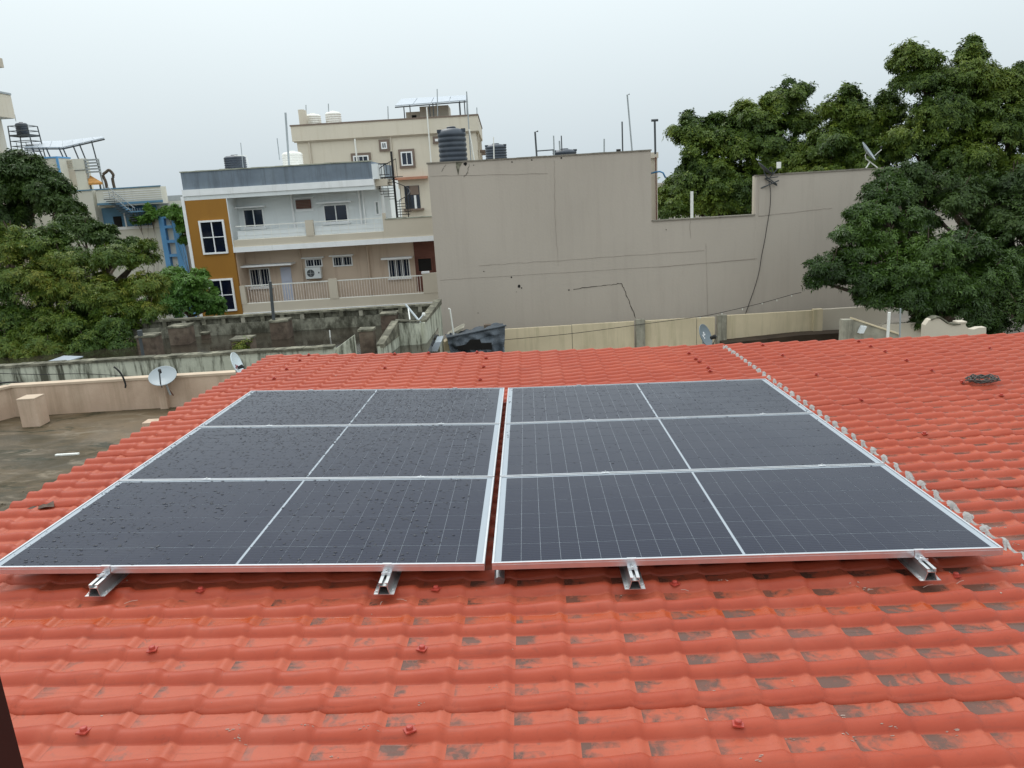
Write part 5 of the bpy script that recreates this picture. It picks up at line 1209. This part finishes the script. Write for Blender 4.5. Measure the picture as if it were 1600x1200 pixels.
for sx, x in ((-1, c0), (1, c1)):
    for yy in (YH+2, YH+3.1): obj('upright', MB().tube([(x+(.12*-sx*-1), yy, z_lo), (x, yy, z_hi)], .035, 6), mDarkPole, tw)
for k in range(8): z = z_lo+(z_hi-z_lo)*k/7; obj('cross_bar', MB().tube([(c0, YH+2, z), (c1, YH+2, z)], .024, 5).tube([(c0, YH+3.1, z), (c1, YH+3.1, z)], .024, 5).tube([(c0, YH+2, z), (c0, YH+3.1, z)], .024, 5).tube([(c1, YH+2, z), (c1, YH+3.1, z)], .024, 5), mDarkPole, tw)
for k in range(3): x = c0+(c1-c0)*(k+1)/4; obj('ladder_bar', MB().tube([(x, YH+2.02, z_lo), (x, YH+2.02, z_hi-1)], .02, 5), mDarkPole, tw)
zz = zat(29, 210, YH+2); obj('platform', MB().box(c0, c1, YH+2, YH+3.1, zz-.06, zz), mDarkPole, tw)
tank(20, 190, 38, 210, YH+2.1, mTank, 'small black water tank on the lattice tower at the far left')
plain_pole(25, 190, 23, 179, YH+2.3, .02, mGreyPipe, 'thin rod above the small black tank on the tower')
# far pale block between the houses
t = thing('far_house', 'small pale far building between the cream and the ochre house', 'house', at(275, 320, 75)); a = RB(255, 305, 300, 345, 75)
obj('wall', MB().box(a[0], a[1], 75, 80, 0, a[3]-.5), mBeige, t); obj('roof_rail', MB().box(a[0]+.3, a[1], 74.9, 75, a[3]-.5, a[3]), mGreyPipe, t)
# tall building at the extreme left
t = thing('tall_beige_building', 'tall beige building cut by the left edge of the picture', 'building', at(-40, 400, 40))
x1_ = at(19, 160, 48).x; x2_ = at(4, 94, 48).x; xw = at(7, 210, 48).x
obj('wall', MB().box(xw-8, xw, 40.2, 48, 0, zat(8, 183, 47)), mBeige, t)
obj('overhang', MB().box(xw-8, x1_, 39.6, 48, zat(8,183,47), zat(8,145,47)), mBeige, t); obj('coping', MB().box(xw-8, x1_+.05, 39.5, 48, zat(8,145,47), zat(8,142,47)), mGreyPipe, t)
obj('upper_wall', MB().box(xw-8, x2_-1.2, 40.4, 48, zat(8,142,47), zat(2,101,47)), mBeige, t); obj('upper_overhang', MB().box(xw-8, x2_, 39.8, 48, zat(2,101,47), zat(2,86,47)), mBeigeD, t)
# ================================================================ trees
def leaf_mesh(name, C, R, N, size, mt, parent, seed, drop=.2, ratio=.34, cluster=7, core=None, bumpy=True):
    """rosettes of narrow leaves. C,R: lobes; N rosettes in all"""
    rg = np.random.default_rng(seed); C = np.array(C, float).reshape(-1, 3); R = np.array(R, float)
    if bumpy:                                   # smaller boughs budding from each lobe: broken outline, light and dark clumps
        C2, R2 = [], []
        for c_, r_ in zip(C, R):
            C2.append(c_); R2.append(r_*.90)
            for _ in range(11):
                dd = rg.normal(size=3); dd /= np.linalg.norm(dd); dd[2] = abs(dd[2])*rg.uniform(-.35, 1.0); q_ = rg.uniform(.16, .38)
                C2.append(c_+dd*r_*rg.uniform(.70, 1.06)); R2.append(r_*q_)
        C = np.array(C2); R = np.array(R2)
    w = (R**1.75); w = w/w.sum()
    k = rg.choice(len(C), N, p=w); d = rg.normal(size=(N, 3)); d /= np.linalg.norm(d, axis=1)[:, None]
    d[:, 2] = np.where(d[:, 2] < -.35, -d[:, 2]*.6, d[:, 2])
    rad = rg.random(N)**.28
    rough = 1+.16*np.sin(d[:, 0]*9+k*3)*np.cos(d[:, 2]*8+k*5)+.10*np.sin(d[:, 1]*17+k*7)*np.sin(d[:, 2]*19)
    P = C[k]+d*(R[k]*rad*rough)[:, None]*np.array([1, 1, .82])
    # group rosettes into twig clumps for a broken outline
    nc = max(60, N//26); seeds = P[rg.choice(N, nc, replace=False)]; g_ = rg.integers(0, nc, N)
    near = seeds[g_]+rg.normal(size=(N, 3))*(R.mean()*.30); mix = rg.random(N) < .55; P = np.where(mix[:, None], near, P); kk = np.argmin(((P[:, None, :]-C[None])**2).sum(2)/(R**2)[None], axis=1) if N*len(C) < 9e6 else k
    axis = P-C[kk]; axis /= np.linalg.norm(axis, axis=1)[:, None]+1e-9; axis[:, 2] += .35; axis /= np.linalg.norm(axis, axis=1)[:, None]
    ref = np.where(np.abs(axis[:, 2:3]) < .9, np.array([[0, 0, 1.]]), np.array([[1., 0, 0]]))
    u = np.cross(axis, ref); u /= np.linalg.norm(u, axis=1)[:, None]; v = np.cross(axis, u)
    n = N*cluster; A = np.repeat(axis, cluster, 0); Uu = np.repeat(u, cluster, 0); Vv = np.repeat(v, cluster, 0); PP = np.repeat(P, cluster, 0)
    ph = (np.tile(np.arange(cluster), N)+rg.random(n)*.7)*(2*np.pi/cluster)
    out = Uu*np.cos(ph)[:, None]+Vv*np.sin(ph)[:, None]
    s = size*rg.uniform(.6, 1.25, n); dr = out*rg.uniform(.75, 1.0, n)[:, None]+A*rg.uniform(-.1, .55, n)[:, None]; dr[:, 2] -= drop*rg.random(n); dr /= np.linalg.norm(dr, axis=1)[:, None]
    sd_ = np.cross(dr, A); sd_ /= np.linalg.norm(sd_, axis=1)[:, None]+1e-9; sd_ = sd_+rg.normal(size=(n, 3))*.25
    base = PP+dr*(s*.12)[:, None]; mid = PP+dr*(s*.55)[:, None]+A*(s*.06)[:, None]; tip = PP+dr*s[:, None]; tip[:, 2] -= s*drop*.5
    W2 = sd_*(s*ratio*.5)[:, None]; V = np.stack([base, mid+W2, tip, mid-W2], 1).reshape(-1, 3)
    Fq = np.arange(n*4, dtype=np.int32).reshape(-1, 4)
    me = D.meshes.new(name); me.vertices.add(len(V)); o_ = np.array(ORG[parent.name]); me.vertices.foreach_set('co', (V-o_).astype(np.float32).ravel())
    me.loops.add(Fq.size); me.loops.foreach_set('vertex_index', Fq.ravel()); me.polygons.add(n); me.polygons.foreach_set('loop_start', np.arange(0, Fq.size, 4, dtype=np.int32))
    me.update(calc_edges=True)
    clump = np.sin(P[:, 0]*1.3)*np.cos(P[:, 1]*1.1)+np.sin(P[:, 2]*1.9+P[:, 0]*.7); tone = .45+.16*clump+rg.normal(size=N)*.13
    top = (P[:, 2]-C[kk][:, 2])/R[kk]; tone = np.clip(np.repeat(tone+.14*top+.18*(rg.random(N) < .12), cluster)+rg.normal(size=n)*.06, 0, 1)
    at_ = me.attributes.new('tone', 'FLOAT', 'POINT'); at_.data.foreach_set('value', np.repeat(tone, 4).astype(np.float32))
    me.materials.append(mt); ob = D.objects.new(name, me); COL.objects.link(ob); ob.parent = parent; return ob
def tree(label, lobes, N, size, mt, base, seed, trunk_r=.22, name='broad_tree', cat='tree', cluster=7, drop=.2, ratio=.34, twigs=0, group=None):
    """lobes: (px, py, r_px, Y) -> metres"""
    C, R = [], []
    for px, py, rp, Y in lobes:
        p = at(px, py, Y); C.append(tuple(p)); R.append(rp*Y*1.02/F)
    bx, by = base; t = thing(name, label, cat, (bx, by, 0), group)
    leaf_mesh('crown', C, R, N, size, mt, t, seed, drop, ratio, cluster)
    rg = random.Random(seed); m = MB(); zt = min(c[2]-r*.3 for c, r in zip(C, R)); zt = max(1.5, min(zt, 4.0))
    cx = sum(c[0] for c in C)/len(C); cy = sum(c[1] for c in C)/len(C)
    top = Vector((bx+(cx-bx)*.3, by+(cy-by)*.3, zt)); m.tube([(bx, by, -.1), (bx+.1, by, zt*.5), top], [trunk_r*1.25, trunk_r, trunk_r*.8], 9)
    obj('trunk', m, mBark, t, smooth=True)
    for c, r in zip(C, R):
        c = Vector(c); mid = top.lerp(c, .5)+Vector((rg.uniform(-.4, .4), rg.uniform(-.3, .3), rg.uniform(0, .4))); b = MB()
        b.tube([top-Vector((0,0,.1)), mid, c, c+Vector((rg.uniform(-.3,.3), 0, r*.5))], [trunk_r*.5, trunk_r*.33, trunk_r*.16, .02], 6)
        for _ in range(5):
            d = Vector((rg.gauss(0, 1), rg.gauss(0, .6), rg.uniform(-.1, 1))).normalized(); b.tube([c.lerp(mid, rg.random()*.5), c+d*r*.45, c+d*r*.85+Vector((0,0,.1))], [trunk_r*.14, .03, .012], 5)
        obj('limb', b, mBark, t)
    return t
# left side
tree('dark green tree rising behind at the far left, in front of the cream house',
     [(-10,300,62,40),(45,275,34,40),(70,300,40,40),(25,255,22,40),(95,325,28,39.5),(0,340,50,40),(125,352,22,39)], 11050, 0.234, mLeafDark, (-27, 40), 21, cluster=6, drop=.28, ratio=.32)
tree('dark leafy tree between the olive tree and the cream house',
     [(130,365,26,36),(160,372,20,36),(110,350,20,36),(205,382,13,36),(178,385,18,36)], 3380, 0.211, mLeafDark, (-20, 36), 22, cluster=6, drop=.28, ratio=.32)
tree('large olive green feathery tree at the left, yellowish at its tips',
     [(10,400,46,28),(60,385,38,28),(100,410,44,28),(40,450,62,27.5),(120,460,56,27.5),(178,408,30,28),(165,470,44,27.5),(215,408,26,28.5),(225,450,34,28),(20,510,60,27),(100,520,58,27),(180,515,42,27),(230,490,30,27.5),(15,368,22,28),(10,545,40,26),(75,548,40,26),(140,548,36,26),(190,545,22,26),(60,368,14,28),(232,384,11,28.5)],
     35100, 0.156, mLeafOlive, (-17.5, 29), 23, trunk_r=.26, cluster=7, drop=.34, ratio=.24)
tree('bright green bushy tree against the foot of the ochre tower',
     [(265,450,34,33),(300,450,30,33),(285,480,32,32.5),(325,470,20,33),(250,480,30,32),(335,484,14,33),(270,432,20,33.5),(310,432,12,33.5)],
     9750, 0.156, mLeafBright, (-14, 33.5), 24, trunk_r=.15, cluster=6, drop=.2, ratio=.34, name='bushy_tree')
cr_ = tree('green creeper hanging over the blue frame beside the ochre tower',
     [(270,333,13,46.5),(284,338,16,46.5),(288,358,14,46.5),(262,330,9,46.5),(290,376,9,46.5)], 1950, 0.203, mLeafBright, (at(286,340,46.5).x, 46.5), 25, trunk_r=.02, name='creeper', cat='creeper', cluster=7)
tree('pot plants and creeper on the barred porch of the cream house',
     [(215,345,7,47.3),(228,343,9,47.3),(238,338,8,47.3),(232,328,6,47.3)], 520, .24, mLeafBright, (at(228,345,47.3).x, 47.3), 26, trunk_r=.015, name='creeper', cat='creeper', cluster=6)
# right side
tree('round crowned green tree nearest the gap of sky behind the grey wall',
     [(1085,215,34,43),(1130,225,42,43),(1175,200,42,43),(1225,165,36,43),(1250,195,36,43),(1200,240,52,42.5),(1110,270,48,42.5),(1150,300,52,42),(1240,260,50,42),(1205,160,18,43),(1250,145,14,43),(1070,300,36,42),(1075,190,14,43),(1060,325,30,41.5),(1110,325,36,41.5),(1165,330,34,41.5),(1120,190,16,43),(1165,170,14,43)],
     31200, 0.203, mLeafMid, (13, 44), 31, trunk_r=.32, cluster=6, drop=.22, ratio=.36)
tree('mid green tree between the round tree and the tallest one',
     [(1320,175,32,40),(1345,200,44,40),(1300,230,46,40),(1380,185,30,40),(1350,260,54,39.5),(1290,290,50,39.5),(1400,225,38,40),(1385,158,14,40),(1330,152,12,40)],
     22100, 0.195, mLeafMid, (19, 41), 32, trunk_r=.3, cluster=6, drop=.22, ratio=.34)
tree('tallest green tree at the right edge, reaching near the picture top',
     [(1430,100,30,38),(1440,135,36,38),(1515,90,24,38),(1500,130,48,38),(1560,150,44,38),(1470,185,56,37.5),(1550,215,60,37.5),(1600,190,50,37.5),(1590,130,24,38),(1430,230,46,37.5),(1500,260,60,37),(1590,280,60,37),(1520,68,12,38),(1420,80,15,38),(1452,85,10,38),(1605,110,12,38)],
     36400, 0.179, mLeafMid, (25, 39), 33, trunk_r=.36, cluster=6, drop=.28, ratio=.32)
tree('dark mass of a tree filling the right edge below the tallest crown',
     [(1420,300,50,34),(1490,320,56,34),(1570,350,60,34),(1600,420,60,33),(1560,460,56,33),(1420,350,44,34),(1600,490,40,30),(1580,300,50,34.5),(1540,510,40,31),(1600,360,50,33),(1540,400,50,33.5),(1500,440,50,32.5)],
     15600, 0.187, mLeafDark, (24.5, 34), 34, trunk_r=.3, cluster=6, drop=.28, ratio=.34)
tree('mango tree with glossy rosettes hanging in front of the grey wall',
     [(1300,420,36,26),(1340,400,34,26),(1380,380,32,26),(1350,440,44,25.7),(1400,430,46,25.5),(1450,400,46,25.5),(1500,390,44,25.7),(1530,440,46,25.5),(1470,450,48,25.3),(1420,470,44,25.3),(1370,468,34,25.5),(1280,440,22,26),(1375,340,34,26.5),(1420,350,30,26.5),(1345,360,22,26.5),(1500,480,40,25.3),(1395,310,26,27),(1392,285,22,27.5),(1352,335,26,26.5),(1330,368,28,26),(1365,310,20,27),(1445,500,26,25.2),(1560,420,30,25.5)],
     24700, 0.156, mLeafMango, (16.3, 26.5), 35, trunk_r=.28, name='mango_tree', cluster=7, drop=.2, ratio=.24)
# weeds on the overgrown stub
wd_ = thing('weed_tuft', 'small yellowish weeds growing on the low overgrown stub', 'weeds', at(376, 536, 23)); 
yv = ys_(551, 376)-.1; C_ = [tuple(at(372, 541, yv)), tuple(at(384, 536, yv)), tuple(at(380, 545, yv))]; leaf_mesh('weed_leaves', C_, [.18, .16, .2], 110, .10, mLeafOlive, wd_, 41, cluster=5, bumpy=False)
for k, px in enumerate((370, 385, 379)): obj('weed_stem', MB().tube([at(px, 552, yv), at(px+1, 536, yv)], .006, 4), mBark, wd_)
# distant wood that closes the horizon behind the houses
wd2 = thing('distant_wood', 'far off belt of trees low on the horizon behind the houses', 'wood', (10, 140, 0)); wd2['kind'] = 'stuff'
rg_ = random.Random(4); C_, R_ = [], []
for k in range(46):
    x = -110+k*6.2+rg_.uniform(-2, 2); C_.append((x, 140+rg_.uniform(-8, 8), 2.6+rg_.uniform(-.6, .9))); R_.append(rg_.uniform(4.2, 5.6))
stuff(leaf_mesh('wood_crowns', C_, R_, 16000, .85, mLeafMid, wd2, 51, drop=.2, ratio=.45, cluster=4, bumpy=False))
tree('leafy tree just outside the right edge, its fringe touching the picture border',
     [(1660,230,60,38),(1700,180,60,39),(1720,280,70,38),(1680,340,60,36),(1760,220,60,39)], 7000, .26, mLeafMid, (32, 38), 36, cluster=6, drop=.25, ratio=.34)
